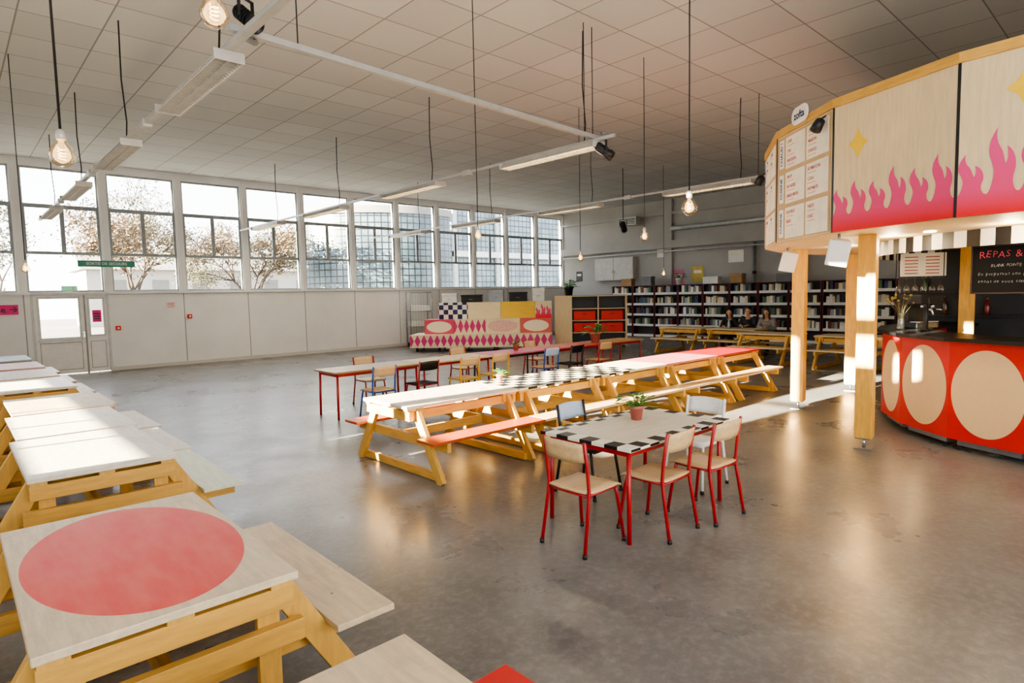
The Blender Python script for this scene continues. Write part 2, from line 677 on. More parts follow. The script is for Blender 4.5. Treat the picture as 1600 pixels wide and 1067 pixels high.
def blockmat(name, curved, c1, c2, c3):
    g_ = NB(name, 0.3)
    o = g_.xyz()
    if curved:
        ux = g_.math('MULTIPLY', g_.math('ARCTAN2', o[1], o[0]), 5.0)
    else:
        ux = o[0]
    s_ = .32
    fa = g_.math('ABSOLUTE', g_.math('SUBTRACT', g_.math('FRACT', g_.math('DIVIDE', ux, s_)), .5))
    fz = g_.math('ABSOLUTE', g_.math('SUBTRACT', g_.math('FRACT', g_.math('DIVIDE', o[2], s_)), .5))
    gl = g_.math('GREATER_THAN', g_.math('MAXIMUM', fa, fz), .41)
    blk = g_.mix(g_.rng(g_.noise(1.1), .35, .65), lin(c1), lin(c2))
    g_.col(g_.mix(gl, blk, lin(c3)))
    return g_.m


gbf = blockmat('glass_blocks_flat', False, '4c5e68', '76888f', '182024')
gbc = blockmat('glass_blocks_round', True, '3c4c55', '5d6e77', '12181a')
st = thing('glass_block_facade', 'gently curved glass block wall outside right of the trees', 'building', (18.0, 30.5, 0))


def arcwall(mb, r, z0, z1, a0=195, a1=289, th=.3):
    n = 42
    vs = []
    for i in range(n + 1):
        a = R_(a0 + (a1 - a0) * i / n)
        for rr, z in ((r, z0), (r, z1), (r - th, z1), (r - th, z0)):
            vs.append((rr * math.cos(a), rr * math.sin(a), z))
    fs = []
    for i in range(n):
        for k in range(4):
            k2 = (k + 1) % 4
            fs.append((i * 4 + k, i * 4 + k2, i * 4 + 4 + k2, i * 4 + 4 + k))
    fs += [(0, 3, 2, 1), (n * 4, n * 4 + 1, n * 4 + 2, n * 4 + 3)]
    mb.add(vs, fs)


part('glass_wall', st, gbc, lambda mb: arcwall(mb, 5.0, 0, 5.9))
part('roof_rim', st, M['seam'], lambda mb: arcwall(mb, 5.12, 5.9, 6.25, th=.6))
gw = thing('glass_block_facade', 'long flat glass block facade outside at the right end of windows', 'building', (23.2, 26, 0))
part('glass_wall', gw, gbf, lambda mb: mb.box(-3.3, 9, 0, .3, .6, 9.5))
part('base_wall', gw, M['wallgrey'], lambda mb: mb.box(-3.3, 9, -.05, .35, 0, .6))
part('ledge', gw, M['alu'], lambda mb: mb.box(-3.3, 9, -.3, 0, 3.9, 4.2))
for k in range(4):
    part('column', gw, M['frame'], lambda mb: mb.box(-3.3 + k * 3.0, -3.05 + k * 3.0, -.15, 0, 0, 9.6))
fb = thing('pale_building', 'pale low building far outside left of the glass block wall', 'building', (20, 56, 0))
part('wall', fb, plain('distant_wall', 'a09b94', .9), lambda mb: mb.box(-12, 8, 0, 6, 0, 4.4))
part('roof', fb, plain('distant_roof', '85817f', .9), lambda mb: mb.add([(-12.4, -.4, 4.4), (8.4, -.4, 4.4), (8.4, 3, 6.2), (-12.4, 3, 6.2), (8.4, 6.4, 4.4), (-12.4, 6.4, 4.4)], [(0, 1, 2, 3), (3, 2, 4, 5), (0, 3, 5), (1, 4, 2), (0, 5, 4, 1)]))
for k in range(6):
    part('window', fb, M['seam'], lambda mb: mb.box(-10.6 + k * 3, -9.4 + k * 3, -.05, 0, 1.9, 3.6))

M['bark'] = plain('dark_bark', '352b24', .9)
M['leaf_or'] = plain('autumn_leaves', '66543a', .8, 0, .4, 3)
M['leaf_gr'] = plain('olive_leaves', '5a5a3e', .8, 0, .3, 3)


def tree(loc, h, label, leafm, seed, nl, spread=.75):
    rn = random.Random(seed)
    t = thing('bare_tree', label, 'tree', loc)
    br = MB()
    ends = []

    def rec(p, d, L, r, dep):
        q = p + d * L
        mid = p + d * L * .5 + Vector((rn.uniform(-.06, .06), rn.uniform(-.06, .06), 0)) * L
        br.tube([p, mid, q], [r, r * .85, r * .65], 5)
        if dep == 0:
            ends.append((p, q))
            return
        if dep <= 3:
            ends.append((p, q))
        for _ in range(3 if dep > 1 else 4):
            nd = (d + Vector((rn.uniform(-1, 1), rn.uniform(-1, 1), rn.uniform(-.45, .6))) * spread).normalized()
            rec(q, nd, L * rn.uniform(.62, .84), r * .6, dep - 1)
    rec(Vector((0, 0, 0)), Vector((0, 0, 1)), h * .26, h * .014, 5)
    me = br.mesh('trunk', [M['bark']])
    o = bpy.data.objects.new('trunk', me)
    COL.objects.link(o)
    o.parent = t

    def fl(mb):
        for _ in range(nl):
            p, q = rn.choice(ends)
            c = p.lerp(q, rn.random()) + Vector((rn.gauss(0, .22), rn.gauss(0, .22), rn.gauss(0, .22)))
            a = Vector((rn.uniform(-1, 1), rn.uniform(-1, 1), rn.uniform(-1, 1))).normalized()
            b = a.orthogonal().normalized()
            s = rn.uniform(.05, .09)
            mb.add([c - a * s, c + b * s * .6, c + a * s, c - b * s * .6], [(0, 1, 2, 3)])
    part('foliage', t, leafm, fl)


tree((5.6, 28, 0), 7.2, 'autumn tree with orange leaves outside behind second and third window bays', M['leaf_or'], 3, 4600, .95)
tree((10.0, 27.5, 0), 6.6, 'leafy branching tree outside behind the fourth window bay', M['leaf_or'], 5, 4600, .9)
tree((14.6, 40, 0), 8.5, 'olive leafed tree outside left of the glass block wall', M['leaf_gr'], 9, 4200, .9)
tree((7.4, 38, 0), 9.0, 'taller olive tree further outside between the two autumn trees', M['leaf_gr'], 19, 4200, .9)
tree((1.6, 34, 0), 7.4, 'olive tree outside above the exit door', M['leaf_gr'], 14, 2600, .9)

# wall signs and fittings on the window wall
s_ = thing('exit_banner', 'teal banner with white lettering above the exit door', 'banner', (3.26, YW1 - .05, 2.8))
part('panel', s_, M['teal'], lambda mb: mb.box(-.65, .65, -.012, 0, 0, .17))
text(s_, 'SORTIE DE SECOURS', .1, M['white'], (0, -.014, .085), bold=.001)
for x in (-.61, .61):
    part('bracket', s_, M['frame'], lambda mb: mb.box(x - .02, x + .02, 0, .05, .02, .15))
s_ = thing('exit_lamp', 'small green emergency exit lamp over the exit door', 'sign', (2.4, YW1, 2.17))
part('housing', s_, M['white'], lambda mb: mb.box(-.17, .17, -.06, 0, 0, .13), bevel=.01)
dp = part('display', s_, emis('exit_green', '35b06a', .8), lambda mb: mb.box(-.15, .15, -.064, -.06, .02, .11))
part('arrow', dp, M['white'], lambda mb: mb.flat([(-.1, .055), (0, .055), (0, .035), (.04, .065), (0, .095), (0, .075), (-.1, .075)], -.067))
part('door_symbol', dp, M['white'], lambda mb: mb.box(.06, .12, -.067, -.064, .03, .1))
s_ = thing('direction_sign', 'pink paper sign with arrow left of the exit door', 'sign', (1.02, YW1 - .04, 1.6))
part('sheet', s_, M['pink'], lambda mb: mb.box(-.36, .31, 0, .004, 0, .24))
text(s_, 'se \u2192', .2, M['black'], (.1, -.002, .12), bold=.004)
s_ = thing('poster', 'small pink poster taped on the narrow door leaf', 'poster', (2.96, YW1 + .012, 1.5))
part('sheet', s_, M['pink'], lambda mb: mb.box(-.1, .1, 0, .004, -.16, .16))
for z_ in (.06, -.01, -.07):
    part('print', s_, M['black'], lambda mb: mb.box(-.07, .07, -.002, 0, z_ - .015, z_ + .015))
s_ = thing('notice', 'white notice with red print on the white wall panel', 'notice', (4.75, YW1 - .01, 1.72))
part('sheet', s_, M['white'], lambda mb: mb.box(-.13, .13, -.004, 0, -.11, .11))
for k in range(4):
    part('print', s_, M['red_bar'], lambda mb: mb.box(-.1, .1 - .03 * (k % 2), -.006, -.004, .07 - k * .04, .085 - k * .04))
for x, lb, z in ((3.42, 'red alarm call point beside the exit door frame', 1.15), (5.22, 'red alarm call point on the seam between white wall panels', 1.4)):
    s_ = thing('alarm_call_point', lb, 'alarm', (x, YW1, z))
    part('box', s_, M['red_bar'], lambda mb: mb.box(-.06, .06, -.07, 0, -.06, .06), bevel=.01)
    part('button', s_, M['white'], lambda mb: mb.lathe([(.03, 0), (.025, .01)], 12, 0, Matrix.Translation((0, -.07, 0)) @ Matrix.Rotation(PI / 2, 4, 'X')))

# ------------------------------------------------------------------ picnic tables
WL, WW = 1.44, .86
M['top_red_oval'] = wood('plywood_red_oval', 'd9c6a6', (12, 1.2, 12), .78, .45, P_ellipse(.405, .67, 'd8352e'), knots=True)
M['top_white'] = wood('whitish_plywood', 'e0d8c6', (12, 1.2, 12), .84, .4, knots=True)  # plywood in a near-white tone
M['top_blue'] = wood('pale_blue_top', 'bcd0dc', (12, 1.2, 12), .84, .4)
M['top_check'] = wood('checker_top', 'd8d0bc', (12, 1.2, 12), .84, .4, P_checker(.143, '0e0d0f'))
M['top_check_half'] = wood('half_checker_top', 'd8d0bc', (12, 1.2, 12), .84, .4, P_checker(.143, '0e0d0f', half=True))
M['top_pink'] = wood('pink_top', 'e2c7b4', (12, 1.2, 12), .84, .4, P_all('c9647c', .55))
M['top_pinkrow'] = wood('pink_row_top', 'd9b4a4', (12, 1.2, 12), .84, .4, P_all('a83a58', .75))
M['top_red'] = wood('red_top', 'a83030', (12, 1.2, 12), .84, .4, P_all('940a10'))
M['bench_red'] = wood('red_bench', 'b8703e', (12, 1.2, 12), .8, .4, P_all('b03a1c', .72))
M['bench_tan'] = wood('sunlit_bench', 'd2b286', (12, 1.2, 12), .78, .4, knots=True)
M['bench_green'] = wood('pale_green_bench', 'd4dcc0', (12, 1.2, 12), .84, .4)
M['bench_redwhite'] = wood('red_and_white_bench', 'e9e2d2', (12, 1.2, 12), .84, .4, P_diamond(.56, .5, 'c8201c', (0, 1)))


def picnic(label, x, y, rz, top, b1, b2, group=None, name='picnic_table', sy=1.0, posts=False):
    t = thing(name, label, 'picnic table', (x, y, 0), rz, group)
    t.scale = (1, sy, 1)
    hl, hw = WL / 2, WW / 2
    part('tabletop', t, top, lambda mb: mb.box(-hw, hw, -hl, hl, .718, .75), 'ptop', .004)
    ye = .58
    for s, bm in ((-1, b1), (1, b2)):
        part('bench', t, bm, lambda mb: mb.box(min(s * .59, s * .87), max(s * .59, s * .87), -hl, hl, .42, .45), 'pbench%d' % s, .004)
        for e in (-1, 1):
            part('leg', t, M['timber'], lambda mb: mb.beam((s * .36, e * ye, .715), (s * .79, e * ye, .0), .045, .1, 0, (0, 0, 1)), 'pleg%d%d' % (s, e), .003)
    for e in (-1, 1):
        part('bench_support', t, M['timber_x'], lambda mb: mb.box(-.86, .86, e * (ye - .045) - .022, e * (ye - .045) + .022, .325, .42), 'pbs%d' % e, .003)
        part('top_support', t, M['timber_x'], lambda mb: mb.box(-.41, .41, e * (ye - .045) - .022, e * (ye - .045) + .022, .62, .718), 'pts%d' % e, .003)
        ap = part('apron', t, M['timber_x'], lambda mb: mb.box(-.42, .42, e * .665 - .022, e * .665 + .022, .595, .69), 'pap%d' % e, .003)
        for k in (-1, 0, 1):
            part('spacer_block', ap, M['timber'], lambda mb: mb.box(k * .37 - .045, k * .37 + .045, min(e * .60, e * .70), max(e * .60, e * .70), .692, .718), 'psp%d%d' % (k, e))
        if posts:
            for k in (-1, 1):
                part('post', t, M['timber'], lambda mb: mb.box(k * .33 - .045, k * .33 + .045, e * .625 - .018, e * .625 + .018, 0, .69), 'ppo%d%d' % (k, e), .003)
            part('lower_beam', t, M['timber_x'], lambda mb: mb.box(-.46, .46, e * .667 - .022, e * .667 + .022, .44, .53), 'plb%d' % e, .003)
        part('foot_rail', t, M['timber_x'], lambda mb: mb.box(-.74, .74, e * (ye - .045) - .022, e * (ye - .045) + .022, .005, .085), 'pfr%d' % e, .003)
    for k in (-1, 1):
        part('rail', t, M['timber_y'], lambda mb: mb.box(k * .36 - .022, k * .36 + .022, -.64, .64, .6, .69), 'pblk%d' % k)
    part('stretcher', t, M['timber_y'], lambda mb: mb.box(-.022, .022, -.55, .55, .33, .42), 'pst', .003)
    return t


P = M['ply']
for lb, x, y, tp, b1, b2, sy in (
        ('nearest picnic table at the bottom edge with red and white bench', .60, .94, P, P, M['bench_redwhite'], 1),
        ('plywood picnic table with big red oval painted on its top', .548, 3.08, M['top_red_oval'], P, P, 1),
        ('sunlit picnic table with pale green bench behind the red oval table', .73, 5.55, M['top_white'], P, M['bench_green'], 1),
        ('fourth table from the bottom in the left row, in glaring sun', .78, 7.0, M['top_white'], P, M['top_white'], .92),
        ('fifth table from the bottom in the left row', .84, 8.42, P, P, M['top_white'], .95),
        ('left row picnic table, fourth from the far end', .80, 10.65, M['top_white'], P, P, 1),
        ('left row picnic table, third from the far end', .80, 12.3, P, P, P, 1),
        ('left row picnic table with pinkish top, second from the far end', .79, 14.1, M['top_pink'], P, P, 1),
        ('pale blue topped table farthest away in the left row', .78, 16.2, M['top_blue'], P, P, 1)):
    picnic(lb, x, y, 0, tp, b1, b2, sy=sy, posts=True)

BT = M['bench_tan']
row = [('picnic table with plain top and red bench at near end of centre row', M['top_white'], M['bench_red'], M['bench_red']),
       ('black and white checkered picnic table, second in the centre row', M['top_check'], BT, BT),
       ('half checkered picnic table in the middle of the centre row', M['top_check_half'], BT, BT),
       ('pink topped picnic table, second from the far end of centre row', M['top_pinkrow'], BT, BT),
       ('red topped picnic table at the far end of the centre row', M['top_red'], BT, M['bench_red'])]
for i, (lb, tp, bn, bf) in enumerate(row):
    picnic(lb, 4.06 + 1.54 * i, 5.55, PI / 2, tp, bn, bf, sy=1.066)
picnic('far plain picnic table in front of bookcases left of the seated people', 16.4, 9.9, 0, P, P, P)
picnic('far picnic table where three people sit', 16.4, 8.32, 0, P, P, P)
picnic('plain picnic table just in front of the seated people', 15.1, 6.75, 0, P, P, P)
picnic('plain picnic table half hidden behind the kiosk posts', 15.1, 4.85, 0, P, P, P)

# ------------------------------------------------------------------ chairs
M['seat_ply'] = wood('beech_ply_seat', 'd9b888', (10, 1.5, 10), .82, .4)
M['blue'] = plain('blue_enamel', '2b4aa0', .35)
M['ltblue'] = plain('pale_blue_enamel', 'b9d0ea', .35)
M['yellowfr'] = plain('yellow_enamel', 'e0aa1e', .35)
M['whitefr'] = plain('white_enamel', 'e6e6e2', .35)
M['blackseat'] = plain('black_seat', '141416', .4)


def f_seat(mb):
    prof = [(-.185, .452), (-.12, .446), (0, .443), (.1, .446), (.165, .45), (.19, .442), (.2, .43)]
    w0 = .195
    n = len(prof)
    vs = []
    for (y, z) in prof:
        k = 1 - .12 * (1 if y < -.15 else 0)
        for x in (-w0 * k, -w0 * k * .5, 0, w0 * k * .5, w0 * k):
            dz = -.006 if abs(x) < .12 and y < .1 else 0
            vs.append((x, y, z + dz))
    m = len(vs)
    vs += [(x, y, z - .012) for (x, y, z) in vs]
    fs = []
    for i in range(n - 1):
        for k in range(4):
            a = i * 5 + k
            fs.append((a, a + 1, a + 6, a + 5))
            fs.append((m + a, m + a + 5, m + a + 6, m + a + 1))
    for i in range(n - 1):
        a = i * 5
        fs.append((a, a + 5, m + a + 5, m + a))
        a = i * 5 + 4
        fs.append((a, m + a, m + a + 5, a + 5))
    for k in range(4):
        fs.append((k, m + k, m + k + 1, k + 1))
        a = (n - 1) * 5 + k
        fs.append((a, a + 1, m + a + 1, m + a))
    mb.add(vs, fs, 0, True)


def f_back(mb):
    vs = []
    fs = []
    nx, nz = 8, 4
    for j in range(nz + 1):
        v = j / nz
        z = .665 + .135 * v
        for i in range(nx + 1):
            u = i / nx * 2 - 1
            x = u * .181
            y = -.186 - .03 * v - .03 * (1 - u * u)
            zz = z + (.012 * (1 - u * u) if j == nz else (-.006 * (1 - u * u) if j == 0 else 0))
            vs.append((x, y, zz))
    m = len(vs)
    vs += [(x, y - .011, z) for x, y, z in vs]
    W = nx + 1
    for j in range(nz):
        for i in range(nx):
            a = j * W + i
            fs.append((a, a + 1, a + W + 1, a + W))
            fs.append((m + a, m + a + W, m + a + W + 1, m + a + 1))
    for i in range(nx):
        fs.append((i, m + i, m + i + 1, i + 1))
        a = nz * W + i
        fs.append((a, a + 1, m + a + 1, m + a))
    for j in range(nz):
        a = j * W
        fs.append((a, a + W, m + a + W, m + a))
        a = j * W + nx
        fs.append((a, m + a, m + a + W, a + W))
    mb.add(vs, fs, 0, True)


def chair(label, x, y, rz, fr, seat, back, group=None, seatlabel=None):
    t = thing('school_chair', label, 'chair', (x, y, 0), rz, group)
    part('seat', t, seat, f_seat, 'cseat')
    part('backrest', t, back, f_back, 'cback')
    for s in (-1, 1):
        l1 = part('leg', t, fr, lambda mb: mb.tube([(s * .205, .215, .02), (s * .18, .165, .37), (s * .175, .15, .43)], .0135, 8), 'cfl%d' % s)
        part('foot_cap', l1, M['black_soft'], lambda mb: mb.lathe([(.017, 0), (.017, .03)], 8, 0, Matrix.Translation((s * .205, .216, 0))), 'cff%d' % s)
        l2 = part('leg', t, fr, lambda mb: mb.tube([(s * .208, -.235, .02), (s * .195, -.175, .38), (s * .193, -.168, .46), (s * .193, -.18, .6), (s * .193, -.212, .81), (s * .193, -.214, .815)], [.0135] * 5 + [.008], 8), 'crl%d' % s)
        part('foot_cap', l2, M['black_soft'], lambda mb: mb.lathe([(.017, 0), (.017, .03)], 8, 0, Matrix.Translation((s * .208, -.237, 0))), 'crf%d' % s)
    part('seat_frame', t, fr, lambda mb: (mb.tube([(-.19, -.172, .425), (-.178, .15, .425)], .011, 8), mb.tube([(.19, -.172, .425), (.178, .15, .425)], .011, 8),
         mb.tube([(-.178, .15, .42), (.178, .15, .42)], .011, 8), mb.tube([(-.188, -.17, .42), (.188, -.17, .42)], .011, 8)), 'cfr')
    return t


RD, SP = M['red'], M['seat_ply']
chair('red framed plywood chair at the left end of the checker bordered table', 3.38, 2.9, -PI / 2, RD, SP, SP)
chair('red framed plywood chair on near side, left of two side by side', 3.97, 2.66, R_(2), RD, SP, SP)
chair('red framed plywood chair on near side, right of two side by side', 4.53, 2.57, R_(-3), RD, SP, SP)
chair('chair with black seat and pale blue backrest behind checker bordered table', 4.3, 3.62, PI + .05, M['black'], M['blackseat'], M['ltblue'])
chair('white metal chair at the far right end of checker bordered table', 5.14, 3.02, PI / 2, M['whitefr'], M['whitefr'], M['whitefr'])

far = [(4.78, 8.2, 0, 'blue', 'seat_ply', 'seat_ply', 'blue framed plywood chair at left end of the second row'),
       (5.62, 8.25, .06, 'red', 'blackseat', 'blackseat', 'red framed chair with black seat right of the blue framed chair'),
       (6.45, 8.2, -.05, 'yellowfr', 'seat_ply', 'seat_ply', 'yellow framed plywood chair, left of the two yellow ones'),
       (7.15, 8.22, .04, 'yellowfr', 'seat_ply', 'seat_ply', 'yellow framed plywood chair, right of the two yellow ones'),
       (8.45, 8.2, 0, 'blue', 'seat_ply', 'ltblue', 'blue framed chair with pale blue back in the second row'),
       (9.2, 8.22, .05, 'black', 'blackseat', 'blackseat', 'all black chair on near side of the second row'),
       (10.1, 8.2, -.05, 'red', 'seat_ply', 'seat_ply', 'red framed plywood chair near right end of the second row'),
       (5.3, 9.35, PI, 'red', 'seat_ply', 'seat_ply', 'red framed chair on window side of second row, leftmost'),
       (7.4, 9.38, PI, 'red', 'seat_ply', 'seat_ply', 'red framed chair on window side in middle of second row'),
       (9.4, 9.36, PI, 'red', 'seat_ply', 'seat_ply', 'red framed chair on window side near right of second row')]
for x, y, a, f, s_c, b_c, lb in far:
    chair(lb, x, y, a, M[f], M[s_c], M[b_c])

M['top_border'] = wood('checker_border_top', 'e0d7c2', (1.2, 12, 12), .86, .4, P_border(.72, .45, .12, '0c0b0e'))
M['top_plain2'] = wood('brown_laminate', 'b08659', (1.2, 12, 12), .8, .35)
M['top_pink2'] = wood('bright_pink_top', 'd9c6a6', (1.2, 12, 12), .8, .4, P_all('c02c6c'))
M['top_red2'] = wood('bright_red_top', 'd9c6a6', (1.2, 12, 12), .8, .4, P_all('c02020'))


def mtable(label, x, y, rz, top, fr, L=1.44, W=.9, z=.73):
    t = thing('metal_leg_table', label, 'table', (x, y, 0), rz)
    k = 'mt%.2f%.2f' % (L, W)
    part('tabletop', t, top, lambda mb: mb.box(-L / 2, L / 2, -W / 2, W / 2, z - .028, z), k + 't', .004)
    for sx in (-1, 1):
        for sy in (-1, 1):
            part('leg', t, fr, lambda mb: mb.tube([(sx * (L / 2 - .06), sy * (W / 2 - .06), 0), (sx * (L / 2 - .07), sy * (W / 2 - .07), z - .028)], .018, 10), k + 'l%d%d' % (sx, sy))
    part('frame', t, fr, lambda mb: (mb.box(-L / 2 + .07, L / 2 - .07, -W / 2 + .06, -W / 2 + .085, z - .08, z - .028), mb.box(-L / 2 + .07, L / 2 - .07, W / 2 - .085, W / 2 - .06, z - .08, z - .028),
         mb.box(-L / 2 + .06, -L / 2 + .085, -W / 2 + .07, W / 2 - .07, z - .08, z - .028), mb.box(L / 2 - .085, L / 2 - .06, -W / 2 + .07, W / 2 - .07, z - .08, z - .028)), k + 'f')
    return t


mtable('red legged table with black and white checkered border', 4.22, 3.01, 0, M['top_border'], RD)
rowt = [('brown topped red legged table at left end of the second row', 'top_plain2', 'red'), ('plywood topped table, second from left in the second row', 'ply', 'red'),
        ('pink topped table in the middle of the second row', 'top_pink2', 'black'), ('red topped table, second from right in the second row', 'top_red2', 'red'),
        ('brown topped red legged table at right end of the second row', 'top_plain2', 'red')]
for i, (lb, tp, fr) in enumerate(rowt):
    mtable(lb, 4.98 + i * 1.58, 8.8, 0, M[tp], M[fr], 1.56, .72)

# ------------------------------------------------------------------ potted plants
M['terracotta'] = plain('pink_terracotta', 'b86a5e', .7)
M['leafgreen'] = plain('green_leaves', '4f8a3a', .5, 0, .35, 20)
M['soil'] = plain('soil', '2e241c', .95)


def plant(label, loc, s=1.0, seed=1, potm=None, n=26, wide=1.0):
    rn = random.Random(seed)
    t = thing('potted_plant', label, 'plant', loc)
    pt = part('pot', t, potm or M['terracotta'], lambda mb: mb.lathe([(.045 * s, 0), (.06 * s, .1 * s), (.068 * s, .1 * s), (.068 * s, .125 * s), (.056 * s, .125 * s), (.052 * s, .1 * s), (.0, .1 * s)], 20))
    part('soil', pt, M['soil'], lambda mb: mb.lathe([(.054 * s, .105 * s), (0.001, .11 * s)], 16))

    def fl(mb):
        for _ in range(n):
            a = rn.uniform(0, 2 * PI)
            r = rn.uniform(.03, .14) * s * wide
            z = rn.uniform(.11, .22) * s
            q = Vector((math.cos(a) * r, math.sin(a) * r, z))
            mb.tube([(0, 0, .1 * s), (q.x * .5, q.y * .5, max(z * .9, .125 * s)), q], .002 * s, 5)
            d = Vector((math.cos(a), math.sin(a), rn.uniform(-.5, .4))).normalized()
            sd = d.cross(Vector((0, 0, 1))).normalized()
            L = rn.uniform(.04, .065) * s
            W = L * .42
            mb.add([q - d * L * .3, q + sd * W + d * L * .2, q + d * L * .6 + Vector((0, 0, -.006)), q + d * L, q - sd * W + d * L * .2, q + d * L * .3 + Vector((0, 0, -.008))],
                   [(0, 5, 1), (1, 5, 2, 3), (3, 2, 5, 4), (0, 4, 5)], 0, True)
    part('foliage', t, M['leafgreen'], fl)


plant('pink terracotta pot with green leaves on the checker bordered table', (4.38, 3.14, .73), 1.0, 4, None, 46, 1.25)
plant('small green potted plant on the checkered picnic table', (5.1, 5.75, .75), .7, 5)
plant('larger bushy potted plant near right end of the second row', (10.6, 8.7, .73), 1.9, 6, None, 40)
plant('small potted plant on the pink table of the second row', (8.3, 8.85, .73), 1.0, 8)

# ------------------------------------------------------------------ ceiling lights
M['tube'] = emis('warm_tube', 'ffe2ae', 20)
M['tube_dim'] = emis('dim_tube', 'fff2d8', 1.2)
M['louvre'] = plain('grey_louvre', '9d9c98', .35, .2)
M['fixbody'] = plain('fixture_grey', 'bdbbb5', .45, .1)
ROWX = [1.90, 6.8, 11.43]
FY = [6.45, 10.15, 13.8, 17.35]
rown = ['left', 'middle', 'right']
ordn = ['nearest', 'second from the camera', 'third from the camera', 'farthest']
ZR = 3.86


def fixture(x, y, label, on=True):
    t = thing('louvre_light', label, 'ceiling light', (x, y, ZR))
    h = .96
    bd = part('body', t, M['fixbody'], lambda mb: mb.add([(-.05, -h, .085), (.05, -h, .085), (.05, h, .085), (-.05, h, .085), (-.125, -h, .0), (-.112, -h, .0), (.125, -h, 0), (.112, -h, 0), (-.125, h, 0), (-.112, h, 0), (.125, h, 0), (.112, h, 0), (-.045, -h, .075), (.045, -h, .075), (.045, h, .075), (-.045, h, .075)],
         [(0, 1, 2, 3), (0, 3, 8, 4), (1, 6, 10, 2), (4, 8, 9, 5), (6, 7, 11, 10), (5, 9, 15, 12), (7, 13, 14, 11), (12, 15, 14, 13), (0, 4, 5, 12), (1, 13, 7, 6), (0, 12, 13, 1), (3, 15, 9, 8), (2, 10, 11, 14), (3, 2, 14, 15)]), 'lbody')
    part('end_cap', bd, M['fixbody'], lambda mb: mb.box(-.125, .125, -h - .015, -h, -.005, .085), 'lcap1', .004)
    part('end_cap', bd, M['fixbody'], lambda mb: mb.box(-.125, .125, h, h + .015, -.005, .085), 'lcap2', .004)
    part('louvre', t, M['louvre'], lambda mb: ([mb.box(-.11, .11, -h + .04 + k * .0615, -h + .046 + k * .0615, .0, .03) for k in range(31)], mb.box(-.003, .003, -h, h, .0, .03)), 'llouv')
    for s in (-1, 1):
        part('tube', t, M['tube'] if on else M['tube_dim'], lambda mb: mb.tube([(s * .045, -h + .03, .05), (s * .045, h - .03, .05)], .014, 8), 'ltube%d' % s)
    part('suspension_cable', t, M['cable'], lambda mb: mb.tube([(0, -.7, .085), (0.015, -.72, .35), (-.01, -.69, .9), (0, -.7, ZC - ZR)], .009, 6), 'lcab')
    ld = bpy.data.lights.new('fixture_lamp', 'AREA')
    ld.shape = 'RECTANGLE'
    ld.size = .2
    ld.size_y = 1.8
    ld.energy = 15 if on else 4
    ld.color = (1, .88, .68)
    lo = bpy.data.objects.new('fixture_lamp', ld)
    COL.objects.link(lo)
    lo.parent = t
    lo.location = (0, 0, -.012)


for r, x in enumerate(ROWX):
    for k, y in enumerate(FY):
        fixture(x, y, 'louvred fluorescent light in the %s ceiling row, %s' % (rown[r], ordn[k]), r > 0)
    y0 = 3.6 if r == 0 else (5.2 if r == 1 else 5.0)
    rw_ = .035 if r == 0 else .018
    t = thing('light_rail', 'long pale metal rail carrying the %s row of lights' % rown[r], 'rail', (x, 0, ZR + .085))
    part('channel', t, M['alu'], lambda mb: mb.box(-rw_, rw_, y0, YW1, 0, .045))
    for yy in ((8.3, 12.0, 15.6) if r == 0 else (8.3,)):
        part('clip', t, M['alu'], lambda mb: mb.box(-.05, .05, yy, yy + .18, -.03, .06), None, .005)
    part('hanger', t, M['cable'], lambda mb: mb.tube([(0, y0 + .39, .045), (0, y0 + .39, ZC - ZR - .085)], .006, 5))
t = thing('light_rail', 'cross rail linking the left and middle light rows', 'rail', (0, 5.45, ZR + .16))
part('channel', t, M['alu'], lambda mb: mb.beam((1.8, -.25, 0), (7.0, .15, 0), .06, .05))
for xx, yy in ((2.4, -.2), (6.6, .12)):
    part('hanger', t, M['cable'], lambda mb: mb.tube([(xx, yy, .02), (xx, yy, ZC - ZR - .16)], .006, 5))


def spot(label, loc, rz, tilt=.6, s=1.0):
    t = thing('stage_spotlight', label, 'spotlight', loc, rz)
    t.scale = (s, s, s)
    Mx = Matrix.Translation((0, 0, -.2)) @ Matrix.Rotation(tilt, 4, 'X')
    RX = Mx @ Matrix.Rotation(PI / 2, 4, 'X')
    bd = part('body', t, M['black'], lambda mb: mb.lathe([(.05, -.16), (.075, -.14), (.075, .1), (.09, .12), (.09, .2), (.08, .2), (.07, .12), (0.0, .11)], 18, 0, RX))
    part('lens', bd, M['chrome'], lambda mb: mb.lathe([(.07, .12), (0.001, .135)], 16, 0, RX))
    for k in range(5):
        part('cooling_fin', bd, M['black'], lambda mb: mb.lathe([(.085, -.12 + k * .04), (.085, -.11 + k * .04)], 18, 0, RX))
    part('yoke', t, M['black'], lambda mb: (mb.box(-.11, -.1, -.02, .02, -.22, 0), mb.box(.1, .11, -.02, .02, -.22, 0), mb.box(-.11, .11, -.02, .02, -.01, .0)))
    return t


t = spot('black stage spotlight standing above near end of the left rail', (1.95, 5.2, 4.28), .5, .7, .72)
part('bracket', t, M['grey_metal'], lambda mb: (mb.box(.105, .14, -.02, .02, -.44, -.15), mb.box(-.06, .14, -.03, .03, -.46, -.42)))
t = spot('black stage spotlight at near end of the middle light row', (6.85, 5.45, ZR + .12), 1.2, .5, .8)
part('clamp', t, M['grey_metal'], lambda mb: (mb.tube([(0, 0, 0), (0, 0, .09)], .014, 8), mb.box(-.03, .03, -.03, .03, .06, .1)))
t = spot('black stage spotlight hanging before the grey back wall', (15.0, 11.2, 4.0), 2.0, .6, 1.0)
part('drop_pole', t, M['black'], lambda mb: mb.tube([(0, 0, -.005), (0, 0, ZC - 4.0)], .012, 8))

